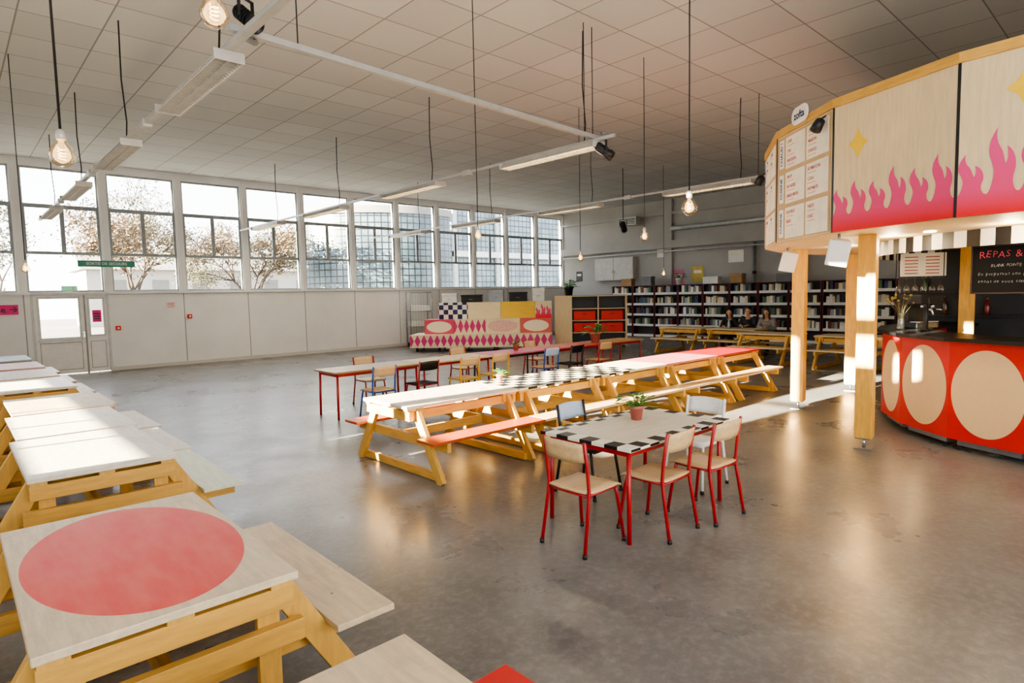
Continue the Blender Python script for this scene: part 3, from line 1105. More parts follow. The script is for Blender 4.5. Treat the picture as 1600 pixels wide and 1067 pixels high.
# pendant bulbs
M['brass'] = plain('aged_brass', '9a7a45', .35, .9)
M['socketgrey'] = plain('pale_socket', 'b9b7b0', .4, .3)
M['filament'] = emis('filament', 'ffd08a', 6)
bulbs = [(97, 243, 2.58, .058, 'large globe bulb hanging high over the left table row'),
         (335, 22, 2.75, .044, 'globe bulb beside the left rail at the top edge'),
         (1077, 325, 2.54, .066, 'globe bulb hanging right of centre above checker bordered table'),
         (1007, 370, 2.72, .07, 'globe bulb on black cord just left of the kiosk'),
         (747, 368, 2.55, .045, 'small globe bulb over the checkered picnic table'),
         (907, 403, 2.55, .07, 'globe bulb hanging over the second table row'),
         (1037, 428, 2.35, .08, 'lowest globe bulb in front of the bookcases'),
         (40, 420, 2.38, .06, 'globe bulb hanging in front of the exit door window')]
for px, py, z, r, lb in bulbs:
    p = onz(px, py, z)
    t = thing('pendant_bulb', lb, 'pendant light', p)
    gl_ = part('globe', t, M['bulbglass'], lambda mb: mb.lathe([(r * .34, r * 1.35), (r * .42, r * 1.1), (r * .75, r * .68), (r * .97, r * .2), (r, 0), (r * .94, -r * .35), (r * .7, -r * .72), (r * .35, -r * .94), (0.001, -r)], 20))
    part('socket', t, M['socketgrey'], lambda mb: mb.lathe([(r * .36, r * 1.3), (r * .38, r * 1.7), (r * .3, r * 2.05), (r * .1, r * 2.2)], 14))
    part('filament', gl_, M['filament'], lambda mb: mb.tube([(r * .3 * math.cos(a * .9), r * .3 * math.sin(a * .9), -r * .35 + a * r * .04) for a in range(26)], r * .025, 5))
    part('cord', t, M['cable'], lambda mb: mb.tube([(0, 0, r * 2.1), (0, 0, ZC - z)], .006, 6))
    pl = bpy.data.lights.new('bulb_glow', 'POINT')
    pl.energy = 1.2
    pl.color = (1, .75, .42)
    pl.shadow_soft_size = .05
    po = bpy.data.objects.new('bulb_glow', pl)
    COL.objects.link(po)
    po.parent = t

# ------------------------------------------------------------------ kiosk canopy
K = Vector((10.43, .26, 0))
RK = 4.12
ZB, ZT = 2.43, 3.72
CH = 2 * RK * math.sin(R_(9))
AP = RK * math.cos(R_(9))


def catmull(pts, n=4):
    out = []
    N = len(pts)
    for i in range(N - 1):
        p0, p1, p2, p3 = [Vector(pts[max(0, min(N - 1, j))]) for j in (i - 1, i, i + 1, i + 2)]
        for k in range(n):
            t = k / n
            out.append(tuple(0.5 * ((2 * p1) + (p2 - p0) * t + (2 * p0 - 5 * p1 + 4 * p2 - p3) * t * t + (3 * p1 - p0 - 3 * p2 + p3) * t ** 3)))
    out.append(tuple(pts[-1]))
    return out


# one tongue of flame: rounded valley, curling S-shaped body, main tip and a smaller side tip
LS = [(0, .0), (.09, .06), (.17, .2), (.2, .34), (.14, .47), (.06, .58), (.04, .7), (.1, .84), (.28, 1.0)]
RS = [(.28, 1.0), (.27, .88), (.32, .76), (.45, .64), (.52, .52), (.56, .44), (.62, .5), (.63, .6), (.6, .7)]
RS2 = [(.6, .7), (.76, .62), (.86, .5), (.88, .36), (.82, .24), (.82, .12), (.9, .02), (1.0, .0)]


def flame_poly(w, hs, base=.1):
    n = len(hs)
    x0 = -w / 2
    dw = w / n
    pts = [(x0, 0)]
    for i, h in enumerate(hs):
        seq = catmull(LS, 3) + catmull(RS, 3)[1:] + catmull(RS2, 3)[1:-1]
        for (a, b) in seq:
            pts.append((x0 + (i + a) * dw, base + b * (h - base)))
    pts.append((-x0, base))
    pts.append((-x0, 0))
    return pts


nb = NB('flame_paint', .5)
o = nb.xyz()
fl_c = nb.mix(nb.rng(o[2], 0.15, .6), lin('de3f70'), lin('dc4682'))
nb.col(nb.mix(nb.rng(o[2], 0.02, .2), lin('dc141e'), fl_c))
M['flame'] = nb.m
can = thing('kiosk_canopy', 'round plywood kiosk canopy painted with pink flames', 'canopy', (K.x, K.y, 0))
random.seed(21)
for k in range(20):
    ph = R_(156.5 + 18 * k)

    def fpn(mb):
        mb.box(-CH / 2 + .004, CH / 2 - .004, 0, .02, 0, ZT - ZB)
        if k in (0, 1, 2, 3, 4, 5, 6):
            hs = [.44, .5, .46, .56, .5, .58] if k == 0 else ([.52, .7, .58, .68, .56, .64] if k == 1 else [random.uniform(.45, .68) for _ in range(6)])
            mb.flat(flame_poly(CH - .012, hs, .17), -.003, 1)
        if k == 0:
            sx, sz, a, b = -.34, .86, .115, .15
        elif k in (1, 3):
            sx, sz, a, b = -.19, .99, .13, .17
        else:
            return
        st = []
        for q in range(4):
            an = q * PI / 2
            rr = a if q % 2 == 0 else b
            st.append((sx + rr * math.cos(an), sz + rr * math.sin(an)))
            st.append((sx + .42 * a * math.cos(an + PI / 4) * 1.25, sz + .42 * b * math.sin(an + PI / 4) * 1.25))
        mb.flat(st, -.003, 2)
    pan = part('fascia_panel', can, [M['ply_plain'], M['flame'], M['yellow']], fpn)
    pan.location = (AP * math.cos(ph), AP * math.sin(ph), ZB)
    pan.rotation_euler.z = ph + PI / 2
    tr = part('top_trim', can, M['timber_x'], lambda mb: mb.box(-CH / 2 - .006, CH / 2 + .006, -.02, .05, 0, .09), 'ctrim', .004)
    tr.location = (AP * math.cos(ph), AP * math.sin(ph), ZT)
    tr.rotation_euler.z = ph + PI / 2
    jt = part('joint_strip', can, M['black'], lambda mb: mb.box(-.012, .012, -.004, .02, 0, ZT - ZB), 'cjoint')
    pj = ph + R_(9)
    jt.location = ((RK) * math.cos(pj), (RK) * math.sin(pj), ZB)
    jt.rotation_euler.z = pj + PI / 2


def f_soff(mb):
    vs = [(RK * .995 * math.cos(R_(165.5 + 18 * k)), RK * .995 * math.sin(R_(165.5 + 18 * k)), ZB - .002) for k in range(20)]
    vs += [(x, y, ZB + .03) for x, y, z in vs]
    mb.add(vs, [list(reversed(range(20))), list(range(20, 40))])


part('soffit', can, M['ply_plain'], f_soff)
dlm = emis('downlight_glow', 'ffd890', 14)
for k in range(10):
    a = R_(100 + 17 * k)
    part('downlight', can, dlm, lambda mb: mb.lathe([(.05, 0), (.06, -.012), (.045, -.014), (.001, -.01)], 14)).location = (3.1 * math.cos(a), 3.1 * math.sin(a), ZB - .004)
for a, e in ((140, 14), (165, 14), (110, 9)):
    ld = bpy.data.lights.new('kiosk_lamp', 'POINT')
    ld.energy = e
    ld.color = (1, .78, .48)
    ld.shadow_soft_size = .08
    lo = bpy.data.objects.new('kiosk_lamp', ld)
    COL.objects.link(lo)
    lo.location = (K.x + 3.05 * math.cos(R_(a)), K.y + 3.05 * math.sin(R_(a)), ZB - .12)


def fval(mb):
    R0 = 2.72
    for k in range(80):
        a0, a1 = R_(60 + k * 3), R_(60 + k * 3 + 3)
        r = R0
        mb.add([(r * math.cos(a0), r * math.sin(a0), ZB - .18), (r * math.cos(a1), r * math.sin(a1), ZB - .18), (r * math.cos(a1), r * math.sin(a1), ZB - .005), (r * math.cos(a0), r * math.sin(a0), ZB - .005)], [(0, 3, 2, 1)], k % 2)


solo('striped_valance', 'black and white striped valance hanging under the kiosk canopy', 'valance', [M['white'], M['black']], fval, (K.x, K.y, 0))

M['post'] = wood('golden_post_timber', 'dda84a', (10, 10, 1.5), 0.72, 0.5)
posts = [(7.63, 2.32, 'front yellow timber post of the kiosk, brightest in sun'), (9.53, 3.83, 'yellow timber post at the left edge of the kiosk'),
         (11.8, 3.83, 'yellow timber post partly behind the front post'), (10.5, 1.93, 'yellow timber post inside the bar')]
for i, (x, y, lb) in enumerate(posts):
    t = thing('timber_post', lb, 'post', (x, y, 0), R_(8))
    part('post', t, M['post'], lambda mb: mb.box(-.09, .09, -.09, .09, .13, ZB - .003), 'kpost', .006)
    part('base_plate', t, M['grey_metal'], lambda mb: mb.box(-.09, .09, -.09, .09, 0, .01), 'kplate')
    part('top_plate', t, M['grey_metal'], lambda mb: mb.box(-.08, .08, -.08, .08, .118, .13), 'kplate2')
    part('jack_rod', t, M['chrome'], lambda mb: mb.tube([(0, 0, .01), (0, 0, .12)], .018, 10), 'krod')


# kiosk menu boards
def on_panel(phi_deg, off=0.0, z=0.0):
    a = R_(phi_deg)
    return (K.x + (AP + off) * math.cos(a), K.y + (AP + off) * math.sin(a), z), a + PI / 2


M['menu'] = plain('cream_menu_sheet', 'f2ead6', .7)
M['menured'] = plain('menu_red_ink', 'bb4038', .7)
M['navy'] = plain('navy_ink', '24345e', .7)
M['menuback'] = wood('menu_backing', 'c9a877', (9, 9, 1.0), .86, .55)
menus = {138.5: [[('CHAUD !', ['CAFE', 'THE', 'INFUSION'], ['CHAI', 'MAISON', 'CHOCO'])],
                 [('CUISINE', ['SIROP', 'EAU GAZEUSE', 'DIABOLO MENTHE'], ['KOMBUCHA', 'COLA', 'POP MATE'])],
                 [('CUISINE', ['JUS DE FRUITS', 'BIERE'], ['TARTE', 'CAKE'])]],
         120.5: [[('FROID !', ['VINS', 'BLANC'], ['ROUGE', 'ROSE'])], [('', ['SOUPE', 'PLAT'], ['PAIN'])], [('', ['DESSERT'], ['CREPE'])]]}
for ph, rows in menus.items():
    loc, rz = on_panel(ph, .004, ZB)
    t = thing('menu_board', 'cream drinks menu sheets with red lettering on the kiosk canopy' if ph > 130 else 'narrow edge-on menu sheets at left edge of kiosk canopy', 'menu', loc, rz)
    part('backing', t, M['menuback'], lambda mb: mb.box(-.6, .6, -.006, .0, .02, 1.27))
    for r, rw in enumerate(rows):
        tab, c1, c2 = rw[0]
        z0 = .87 - r * .42
        for cx, lines in ((-.155, c1), (.345, c2)):
            sh_ = part('menu_sheet', t, M['menu'], lambda mb: mb.box(cx - .23, cx + .23, -.012, -.006, z0, z0 + .37))
            for j, ln_ in enumerate(lines):
                zz = z0 + .31 - j * .112
                text(sh_, ln_, .05, M['menured'], (cx - .19, -.0125, zz), align='LEFT', sx=.95 if len(ln_) < 9 else .66, bold=.001)
                part('small_print', sh_, M['menured'], lambda mb: mb.box(cx - .19, cx - .02, -.0128, -.012, zz - .05, zz - .045))
        if tab:
            tb_ = part('menu_tab', t, M['white'], lambda mb: mb.box(-.54, -.43, -.014, -.006, z0 + .02, z0 + .36), None, .003)
            text(tb_, tab, .07, M['navy'], (-.485, -.0145, z0 + .19), u=(0, 0, 1), v=(-1, 0, 0), bold=.002)
loc, rz = on_panel(138.5, .02, ZT + .02)
t = thing('bubble_sign', 'white pill shaped sign with dark lettering on top of the canopy', 'sign', loc, rz)


def fpill(mb):
    pts = []
    for k in range(24):
        a = 2 * PI * k / 24
        pts.append((.08 * (1 if math.cos(a) > 0 else -1) + .1 * math.cos(a), .1 + .1 * math.sin(a)))
    mb.flat(pts, -.03)
    mb.flat(pts, -.012)
    n = len(pts)
    mb.add([(a, -.03, b) for a, b in pts] + [(a, -.012, b) for a, b in pts], [(i, (i + 1) % n, n + (i + 1) % n, n + i) for i in range(n)])


part('panel', t, M['white'], fpill)
text(t, 'zofta', .12, M['navy'], (0, -.032, .1), bold=.003)


def clamp_lamp(label, phi, z):
    loc, rz = on_panel(phi, .06, z)
    t = thing('clamp_lamp', label, 'lamp', (loc[0], loc[1], z), rz)
    part('arm', t, M['black'], lambda mb: mb.tube([(0, .07, .06), (0, .02, .1), (0, -.05, .06)], .01, 8))
    part('head', t, M['black'], lambda mb: mb.lathe([(.02, -.08), (.05, -.06), (.06, .06), (.052, .06), (0.001, .02)], 16, 0, Matrix.Translation((0, -.07, .0)) @ Matrix.Rotation(R_(150), 4, 'X')))
    part('clip', t, M['black'], lambda mb: mb.box(-.025, .025, .05, .09, .0, .08))


clamp_lamp('small black clip lamp on canopy between menu and flames', 145.5, ZT - .14)
clamp_lamp('small black clip lamp at the far left edge of canopy', 113, ZT - .3)


def speaker(label, loc, rz):
    t = thing('wall_speaker', label, 'speaker', loc, rz)
    part('cabinet', t, M['white'], lambda mb: mb.add([(-.11, -.09, -.14), (.11, -.09, -.14), (.07, .1, -.13), (-.07, .1, -.13), (-.11, -.09, .14), (.11, -.09, .14), (.07, .1, .13), (-.07, .1, .13)],
         [(0, 3, 2, 1), (4, 5, 6, 7), (0, 1, 5, 4), (1, 2, 6, 5), (2, 3, 7, 6), (3, 0, 4, 7)], 0, False, Matrix.Rotation(.25, 4, 'X') @ Matrix.Rotation(.2, 4, 'Y')), 'spcab', .012)
    part('grille', t, M['white'], lambda mb: mb.box(-.095, .095, -.096, -.09, -.125, .125, 0, Matrix.Rotation(.25, 4, 'X') @ Matrix.Rotation(.2, 4, 'Y')), 'spgr', .004)
    part('bracket', t, M['grey_metal'], lambda mb: mb.tube([(0, .03, .11), (0, .03, ZB - loc[2] - .004)], .014, 8))


speaker('white speaker under the canopy beside the front post', (7.1, 2.45, 2.23), R_(-75))
speaker('smaller white speaker under the left edge of canopy', (8.9, 3.75, 2.24), R_(-60))

# ------------------------------------------------------------------ bar counter
RB = 2.6
CB = 2 * RB * math.sin(R_(9))
AB = RB * math.cos(R_(9))
nb = NB('red_bar_with_oval', .45)
o = nb.xyz()
e = P_ellipse(.375, .475, 'e7c795', (0, 2), (0, .55), .05)(nb, o, nb.mix(nb.rng(nb.noise(3), .3, .7), lin('c81a18'), lin('d8261e')))
nb.col(e)
M['bar_panel'] = nb.m
cnt = thing('bar_counter', 'round red bar counter with cream ovals and black top', 'bar counter', (K.x, K.y, 0))
ANG = [156.5 + 18 * k for k in range(-5, 9)]
for i, a in enumerate(ANG):
    ph = R_(a)
    p_ = part('front_panel', cnt, M['bar_panel'], lambda mb: mb.box(-CB / 2, CB / 2, 0, .03, 0, 1.1), 'barp')
    p_.location = (AB * math.cos(ph), AB * math.sin(ph), .12)
    p_.rotation_euler.z = ph + PI / 2
    p_ = part('pallet_base', cnt, M['grey_metal'], lambda mb: mb.box(-CB / 2 + .08, CB / 2 - .08, .06, .3, .05, .12), 'barb')
    p_.location = (AB * math.cos(ph), AB * math.sin(ph), 0)
    p_.rotation_euler.z = ph + PI / 2
    pj = ph + R_(9)
    p_ = part('caster', cnt, M['black_soft'], lambda mb: mb.box(-.03, .03, .1, .18, .075, .12), 'barc')
    p_.location = (RB * math.cos(pj) * .97, RB * math.sin(pj) * .97, 0)
    p_.rotation_euler.z = pj + PI / 2
    part('wheel', p_, M['black_soft'], lambda mb: mb.lathe([(.04, -.02), (.045, -.012), (.045, .012), (.04, .02)], 16, 0, Matrix.Translation((0, .14, .045)) @ Matrix.Rotation(PI / 2, 4, 'Y')), 'barw')


def f_ctop(mb):
    vs = []
    n = len(ANG)
    for i in range(n + 1):
        a = R_(ANG[0] - 9 + 18 * i)
        for r, z in ((2.02, 1.222), (2.68, 1.222), (2.68, 1.265), (2.02, 1.265)):
            vs.append((r * math.cos(a), r * math.sin(a), z))
    fs = []
    for i in range(n):
        b = i * 4
        for k in range(4):
            k2 = (k + 1) % 4
            fs.append((b + k, b + k2, b + 4 + k2, b + 4 + k))
    fs += [(0, 3, 2, 1), (n * 4, n * 4 + 1, n * 4 + 2, n * 4 + 3)]
    mb.add(vs, fs)


part('countertop', cnt, plain('black_countertop', '1b1a1c', .25), f_ctop)
for a in ANG:
    p_ = part('inner_shelf', cnt, M['black_soft'], lambda mb: mb.box(-CB / 2 + .12, CB / 2 - .12, .1, .5, .55, .58), 'bari')
    p_.location = (AB * math.cos(R_(a)), AB * math.sin(R_(a)), 0)
    p_.rotation_euler.z = R_(a) + PI / 2

# back bar
t = thing('back_bar', 'tall black back bar cabinet inside the kiosk', 'cabinet', (11.6, .9, 0), R_(-84))
part('cabinet', t, M['black'], lambda mb: mb.box(-2.2, 2.2, 0, .6, 0, .95))
part('back_panel', t, M['black'], lambda mb: mb.box(-2.2, 2.2, .52, .6, .95, ZB - .004))
for z in (1.35, 1.72):
    part('shelf', t, M['black_soft'], lambda mb: mb.box(-2.1, 2.1, .28, .52, z, z + .025))
bot_m = [plain('green_bottle', '2f4a2c', .15), plain('brown_bottle', '4a2c16', .15), plain('clear_bottle', '9fb0ac', .15), plain('red_bottle', '7a1a1a', .2)]
for i in range(14):
    u = -1.8 + i * .27
    z = 1.375 if i % 2 else 1.745
    h = .26 + .04 * (i % 3)
    a = R_(-84)
    lx, ly = u, .4
    wx = 11.6 + lx * math.cos(a) - ly * math.sin(a)
    wy = .9 + lx * math.sin(a) + ly * math.cos(a)
    b = thing('bottle', 'dark bottle standing on black back bar shelves', 'bottle', (wx, wy, z), 0, 'bottles on the back bar')
    part('glass', b, bot_m[i % 4], lambda mb: mb.lathe([(.034, 0), (.036, .01), (.036, h * .55), (.03, h * .65), (.013, h * .75), (.013, h * .95)], 14))
    part('cap', b, M['brass'], lambda mb: mb.lathe([(.015, h * .93), (.015, h)], 12))

t = thing('coffee_machine', 'dark espresso machine standing on the bar counter', 'machine', (9.95, 2.3, 1.265), R_(-25))
part('body', t, M['black'], lambda mb: (mb.box(-.2, .2, -.05, .22, .0, .08), mb.box(-.2, .2, .1, .22, .08, .42), mb.box(-.2, .2, -.1, .22, .33, .46)), None, .012)
for x in (-.09, .09):
    gh = part('group_head', t, M['chrome'], lambda mb: mb.lathe([(.03, 0), (.035, .06)], 14, 0, Matrix.Translation((x, -.03, .27))))
    part('portafilter', gh, M['chrome'], lambda mb: mb.tube([(x, -.03, .27), (x, -.17, .25)], .012, 8))
part('drip_tray', t, M['chrome'], lambda mb: mb.box(-.17, .17, -.07, .08, .08, .09))
t = thing('beer_tap', 'dark beer tap tower on the bar counter', 'tap', (9.35, 2.15, 1.265), R_(-40))
part('column', t, M['black'], lambda mb: mb.lathe([(.06, 0), (.06, .015), (.03, .03), (.028, .3), (.035, .31), (.02, .34)], 16))
part('spout', t, M['chrome'], lambda mb: mb.tube([(0, 0, .28), (0, -.1, .28), (0, -.13, .2)], .012, 8))
part('handle', t, M['black'], lambda mb: mb.tube([(0, -.05, .29), (0, -.06, .42)], [.01, .018], 8))

t = thing('flower_vase', 'glass vase of dried flowers on the bar counter', 'vase', (9.3, 2.42, 1.265))
part('vase', t, M['glass'], lambda mb: mb.lathe([(.045, 0), (.05, .02), (.04, .12), (.032, .2), (.04, .23)], 18))
rn = random.Random(3)
stems = [(rn.uniform(-.14, .14), rn.uniform(-.14, .14), rn.uniform(.34, .48)) for _ in range(20)]
stm = plain('dry_stem', '5c5534', .9)
flm = plain('dry_flowers', '8a7848', .9)
for x, y, z in stems:
    so_ = part('stem', t, stm, lambda mb: mb.tube([(0, 0, .02), (x * .3, y * .3, z * .6), (x, y, z)], .003, 5))
    part('flower_head', so_, flm, lambda mb: mb.ell((x, y, z), rn.uniform(.01, .02), 8, 6))

# chalkboard
t = thing('chalkboard', 'black chalkboard with pink and white handwriting over the bar', 'chalkboard', (8.4, 1.08, 1.76), R_(-84))
part('board', t, plain('slate_board', '0a0909', .9), lambda mb: mb.box(-.42, .42, 0, .02, 0, .5))
part('frame', t, wood('dark_frame', '3a2416', (1, 10, 10)), lambda mb: holes(mb, 'y', -.006, .032, -.435, .435, -.015, .515, [(-.42, .42, 0, .5)]))
ORG = plain('pink_chalk', 'd2485a', .9)
CHK = plain('white_chalk', 'b9b6ae', .9)


def hand(board, body, size, mat, x, z, seed, sx=.9, bold=-.001):
    """handwritten look: every letter placed with a slight wobble, one mesh per line"""
    rn = random.Random(seed)
    mb = MB()
    for ch in body:
        if ch != ' ':
            an = rn.uniform(-.12, .12)
            lt = text(board, ch, size * rn.uniform(.9, 1.1), mat, (x, -.004, z + rn.uniform(-.08, .08) * size), u=(math.cos(an), 0, math.sin(an)), v=(-math.sin(an), 0, math.cos(an)), sx=sx, bold=bold, shear=.12)
            mb.add([v.co for v in lt.data.vertices], [list(p.vertices) for p in lt.data.polygons])
            bpy.data.objects.remove(lt)
        wd = .3 if ch in 'il.' else (.38 if ch in ' rtIj' else (.82 if ch in 'mwMW' else .6))
        x += size * wd * sx
    o_ = bpy.data.objects.new('lettering', mb.mesh('lettering', [mat]))
    COL.objects.link(o_)
    o_.parent = board


hand(t, 'REPAS & BAR', .1, ORG, -.34, .41, 2, .92, -.0012)
hand(t, 'BLANK POINTE CURRY', .043, CHK, -.25, .29, 3)
hand(t, 'En pr\u00e9parant son produit', .048, CHK, -.36, .2, 4)
hand(t, 'avant de vous commander', .048, CHK, -.36, .12, 5)
for x in (-.35, .35):
    part('chain', t, M['grey_metal'], lambda mb: mb.tube([(x, .01, .51), (x, .01, ZB - 1.764)], .004, 5))
t = thing('price_board', 'white price list board hanging above the glasses in the bar', 'board', (10.0, 2.35, 1.98), R_(-66))
part('board', t, M['menu'], lambda mb: mb.box(-.27, .27, 0, .015, 0, .32))
for k in range(12):
    part('print', t, M['menured'], lambda mb: mb.box(-.22 + .25 * (k % 2), -.06 + .25 * (k % 2), -.003, 0, .26 - .045 * (k // 2), .272 - .045 * (k // 2)))
for x in (-.2, .2):
    part('chain', t, M['grey_metal'], lambda mb: mb.tube([(x, .01, .32), (x, .01, ZB - 1.984)], .004, 5))


def glassrack(label, loc, rz, n, g):
    t = thing('glass_rack', label, 'rack', loc, rz)
    for s in (0, .055):
        part('rail', t, M['black'], lambda mb: mb.box(-.3, .3, -.05 + s, -.035 + s, 0, .012))
    for x in (-.28, .28):
        part('hanger', t, M['black'], lambda mb: mb.tube([(x, -.02, .01), (x, -.02, ZB - loc[2] - .004)], .006, 6))
    for k in range(n):
        u = -.25 + .5 * k / (n - 1)
        c_, s_n = math.cos(rz), math.sin(rz)
        gx, gy = loc[0] + u * c_ + .015 * s_n, loc[1] + u * s_n - .015 * c_
        w_ = thing('wine_glass', 'upside down wine glass hanging from %s' % g, 'glass', (gx, gy, loc[2] - .2), 0, 'wine glasses on ' + g)
        part('bowl', w_, M['glass'], lambda mb: mb.lathe([(.03, 0), (.038, .04), (.036, .07), (.02, .1), (.005, .11)], 14), 'wgb')
        part('stem', w_, M['glass'], lambda mb: mb.lathe([(.005, .11), (.004, .19), (.032, .212), (.032, .215)], 14), 'wgs')


glassrack('black hanging rack of wine glasses below the price board', (9.95, 2.38, 1.95), R_(-66), 6, 'the rack below the price board')
glassrack('black hanging rack of wine glasses behind the chalkboard', (9.1, 1.2, 1.98), R_(-80), 6, 'the rack behind the chalkboard')

# ------------------------------------------------------------------ bookcases and books
ORD = ['first', 'second', 'third', 'fourth', 'fifth', 'sixth', 'seventh', 'eighth', 'ninth', 'tenth']
M['shelfwhite'] = plain('white_shelf', 'dededa', .5)
M['shelfback'] = plain('shelf_back_grey', '4c4a4a', .7)
bookm = [plain('book_%s' % n, h, .6) for n, h in (('black', '2c2a30'), ('navy', '3b4664'), ('maroon', '6e3032'), ('white', 'e6e3da'), ('grey', '9a9a9a'), ('brown', '8a6a4c'), ('cream', 'd8cda9'), ('green', '4f6c55'))]
pages = plain('book_pages', 'd8d0bb', .8)
SZ = [.08, .5, .92, 1.34, 1.76]
for u in range(10):
    yc = 15.6 - u * 1.06
    t = thing('bookcase', 'red steel bookcase with white shelves, %s from left on back wall' % ORD[u], 'bookcase', (20.95, yc, 0), -PI / 2)
    for s in (-1, 1):
        part('upright', t, M['dark_red'], lambda mb: mb.box(s * .5 - .015, s * .5 + .015, -.16, .16, 0, 2.06), 'bcu%d' % s)
    part('back_panel', t, M['shelfback'], lambda mb: mb.box(-.485, .485, .15, .16, .08, 2.06), 'bcbk')
    part('top_board', t, M['dark_red'], lambda mb: mb.box(-.515, .515, -.16, .16, 2.06, 2.085), 'bctb')
    for z in SZ:
        sh_ = part('shelf', t, M['shelfwhite'], lambda mb: mb.box(-.48, .48, -.16, .15, z, z + .03), 'bcs%.2f' % z)
        part('label_strip', sh_, M['shelfwhite'], lambda mb: mb.box(-.48, .48, -.172, -.162, z - .055, z + .035), 'bcl%.2f' % z)
    rn = random.Random(40 + u)
    for si, z in enumerate(SZ[1:]):
        x = -.46 + rn.uniform(0, .08)
        for b in range(7):
            th = rn.uniform(.06, .13)
            hh = rn.uniform(.2, .28)
            mi = rn.choice([0, 1, 2, 3, 3, 3, 4, 4, 5, 6, 6, 7])
            th = int(th * 100) / 100
            hh = int(hh * 50) / 50
            key = 'book%.2f_%.2f_%d' % (th, hh, mi)
            sn = ['second lowest', 'middle', 'second highest', 'top'][si]
            solo('book', 'upright book on the %s shelf of the %s bookcase from left' % (sn, ORD[u]), 'book', [bookm[mi], pages],
                 lambda mb: (mb.box(-th / 2, th / 2, -.1, .1, 0, hh), mb.box(-th / 2 + .004, th / 2 - .004, -.08, .095, hh, hh + .001, 1)),
                 (20.95, yc - (x + th / 2), z + .03), -PI / 2, 'books on %s shelf of %s bookcase' % (sn, ORD[u]), key)
            x += th + rn.choice([0.003, .003, .004, .05])
            if x > .36:
                break
M['card'] = plain('cardboard', 'a88a62', .8)
M['greybox'] = plain('grey_box', '77797c', .6)
for k, (y, w_, h_, m, lb) in enumerate(((15.4, .5, .3, 'card', 'cardboard box on top of the leftmost bookcase'), (14.4, .42, .36, 'greybox', 'grey box on top of the second bookcase from left'), (11.6, .6, .26, 'shelfwhite', 'white box on top of bookcase near middle of back wall'),
                                        (10.6, .44, .34, 'card', 'tall cardboard box on top of bookcase right of the white box'), (8.9, .5, .28, 'greybox', 'grey box on bookcase top above the seated people'))):
    t = thing('storage_box', lb, 'box', (20.95, y, 2.085), -PI / 2)
    part('body', t, M[m], lambda mb: mb.box(-w_ / 2, w_ / 2, -.14, .14, 0, h_ - .06))
    part('lid', t, M[m], lambda mb: mb.box(-w_ / 2 - .01, w_ / 2 + .01, -.15, .15, h_ - .06, h_))


# items on the back wall
def onx(px, py, X):
    w_ = ray(px, py)
    return Vector((0, 0, H)) + w_ * (X / w_.x)


p = onx(985, 347, 21.2)
t = thing('air_heater', 'grey box air heater high on the back wall', 'heater', (21.36, p.y, p.z - .15), -PI / 2)
part('housing', t, M['alu'], lambda mb: mb.box(-.45, .45, -.4, 0, 0, .34), None, .01)
for k in range(4):
    part('grille_slot', t, M['black'], lambda mb: mb.box(-.4, .4, -.41, -.4, .05 + k * .06, .08 + k * .06))
part('wall_bracket', t, M['grey_metal'], lambda mb: mb.box(-.3, .3, 0, .139, .1, .2))
a = onx(930, 405, 21.3)
b = onx(990, 437, 21.3)
M['cabgrey'] = plain('pale_grey_cabinet', 'bdbcb8', .6)
t = thing('wall_cabinet', 'wide pale cabinet mounted on grey back wall above bookcases', 'cabinet', (21.5, (a.y + b.y) / 2, b.z), -PI / 2)
hw_ = abs(a.y - b.y) / 2
part('body', t, M['cabgrey'], lambda mb: mb.box(-hw_, hw_, -.22, 0, 0, a.z - b.z))
for s in (-1, 1):
    dd = part('door', t, M['cabgrey'], lambda mb: mb.box(min(s * .01, s * (hw_ - .01)), max(s * .01, s * (hw_ - .01)), -.24, -.22, .02, a.z - b.z - .02))
    part('handle', dd, M['grey_metal'], lambda mb: mb.box(s * .05 - .01, s * .05 + .01, -.26, -.24, .3, .42))
for i, (px, py, wd, hd, col_, lb) in enumerate([(1060, 435, .5, .7, 'pinkdull', 'faded pink poster on the back wall above the bookcases'), (1090, 428, .5, .6, 'yellowdull', 'faded yellow poster on the back wall beside the pink one'), (905, 432, .35, .45, 'black', 'small dark framed print on the back wall near the window corner'),
                                                   (1035, 395, .5, .35, 'white', 'white sheet on the back wall above the posters'), (1150, 400, .6, .45, 'white', 'white sheet high on the back wall left of the canopy')]):
    p = onx(px, py, 21.48)
    t = thing('poster', lb, 'poster', (21.49, p.y, p.z), -PI / 2)
    part('sheet', t, M[col_], lambda mb: mb.box(-wd / 2, wd / 2, -.01, 0, -hd / 2, hd / 2))
    part('print', t, M['menu'], lambda mb: mb.box(-wd / 3, wd / 3, -.013, -.01, hd * .05, hd * .25))
for zz, r_, lb in ((3.42, .03, 'thin pale pipe along the back wall under the beam'), (4.3, .09, 'thick pale ventilation duct high along the back wall')):
    t = thing('conduit_pipe', lb, 'pipe', (21.2, 0, zz))
    part('pipe', t, M['alu'], lambda mb: mb.tube([(0, 2, 0), (0, 13.5 if r_ > .05 else 19.3, 0)], r_, 12))
    for yy in (5, 9.3, 12.5):
        part('clip', t, M['grey_metal'], lambda mb: mb.box(-.02, .29, yy - .03, yy + .03, -.02, .02))
t = thing('drop_pipe', 'vertical dark pipe on the back wall left of the canopy', 'pipe', (21.4, 10.2, 0))
part('pipe', t, M['grey_metal'], lambda mb: mb.tube([(0, 0, 0), (0, 0, 3.54)], .05, 10))
part('valve', t, M['dark_red'], lambda mb: mb.lathe([(.07, 2.4), (.07, 2.5)], 12))
plant('trailing plant in a white pot on top of a bookcase', (20.95, 13.0, 2.085), 2.0, 11, M['white'], 40)

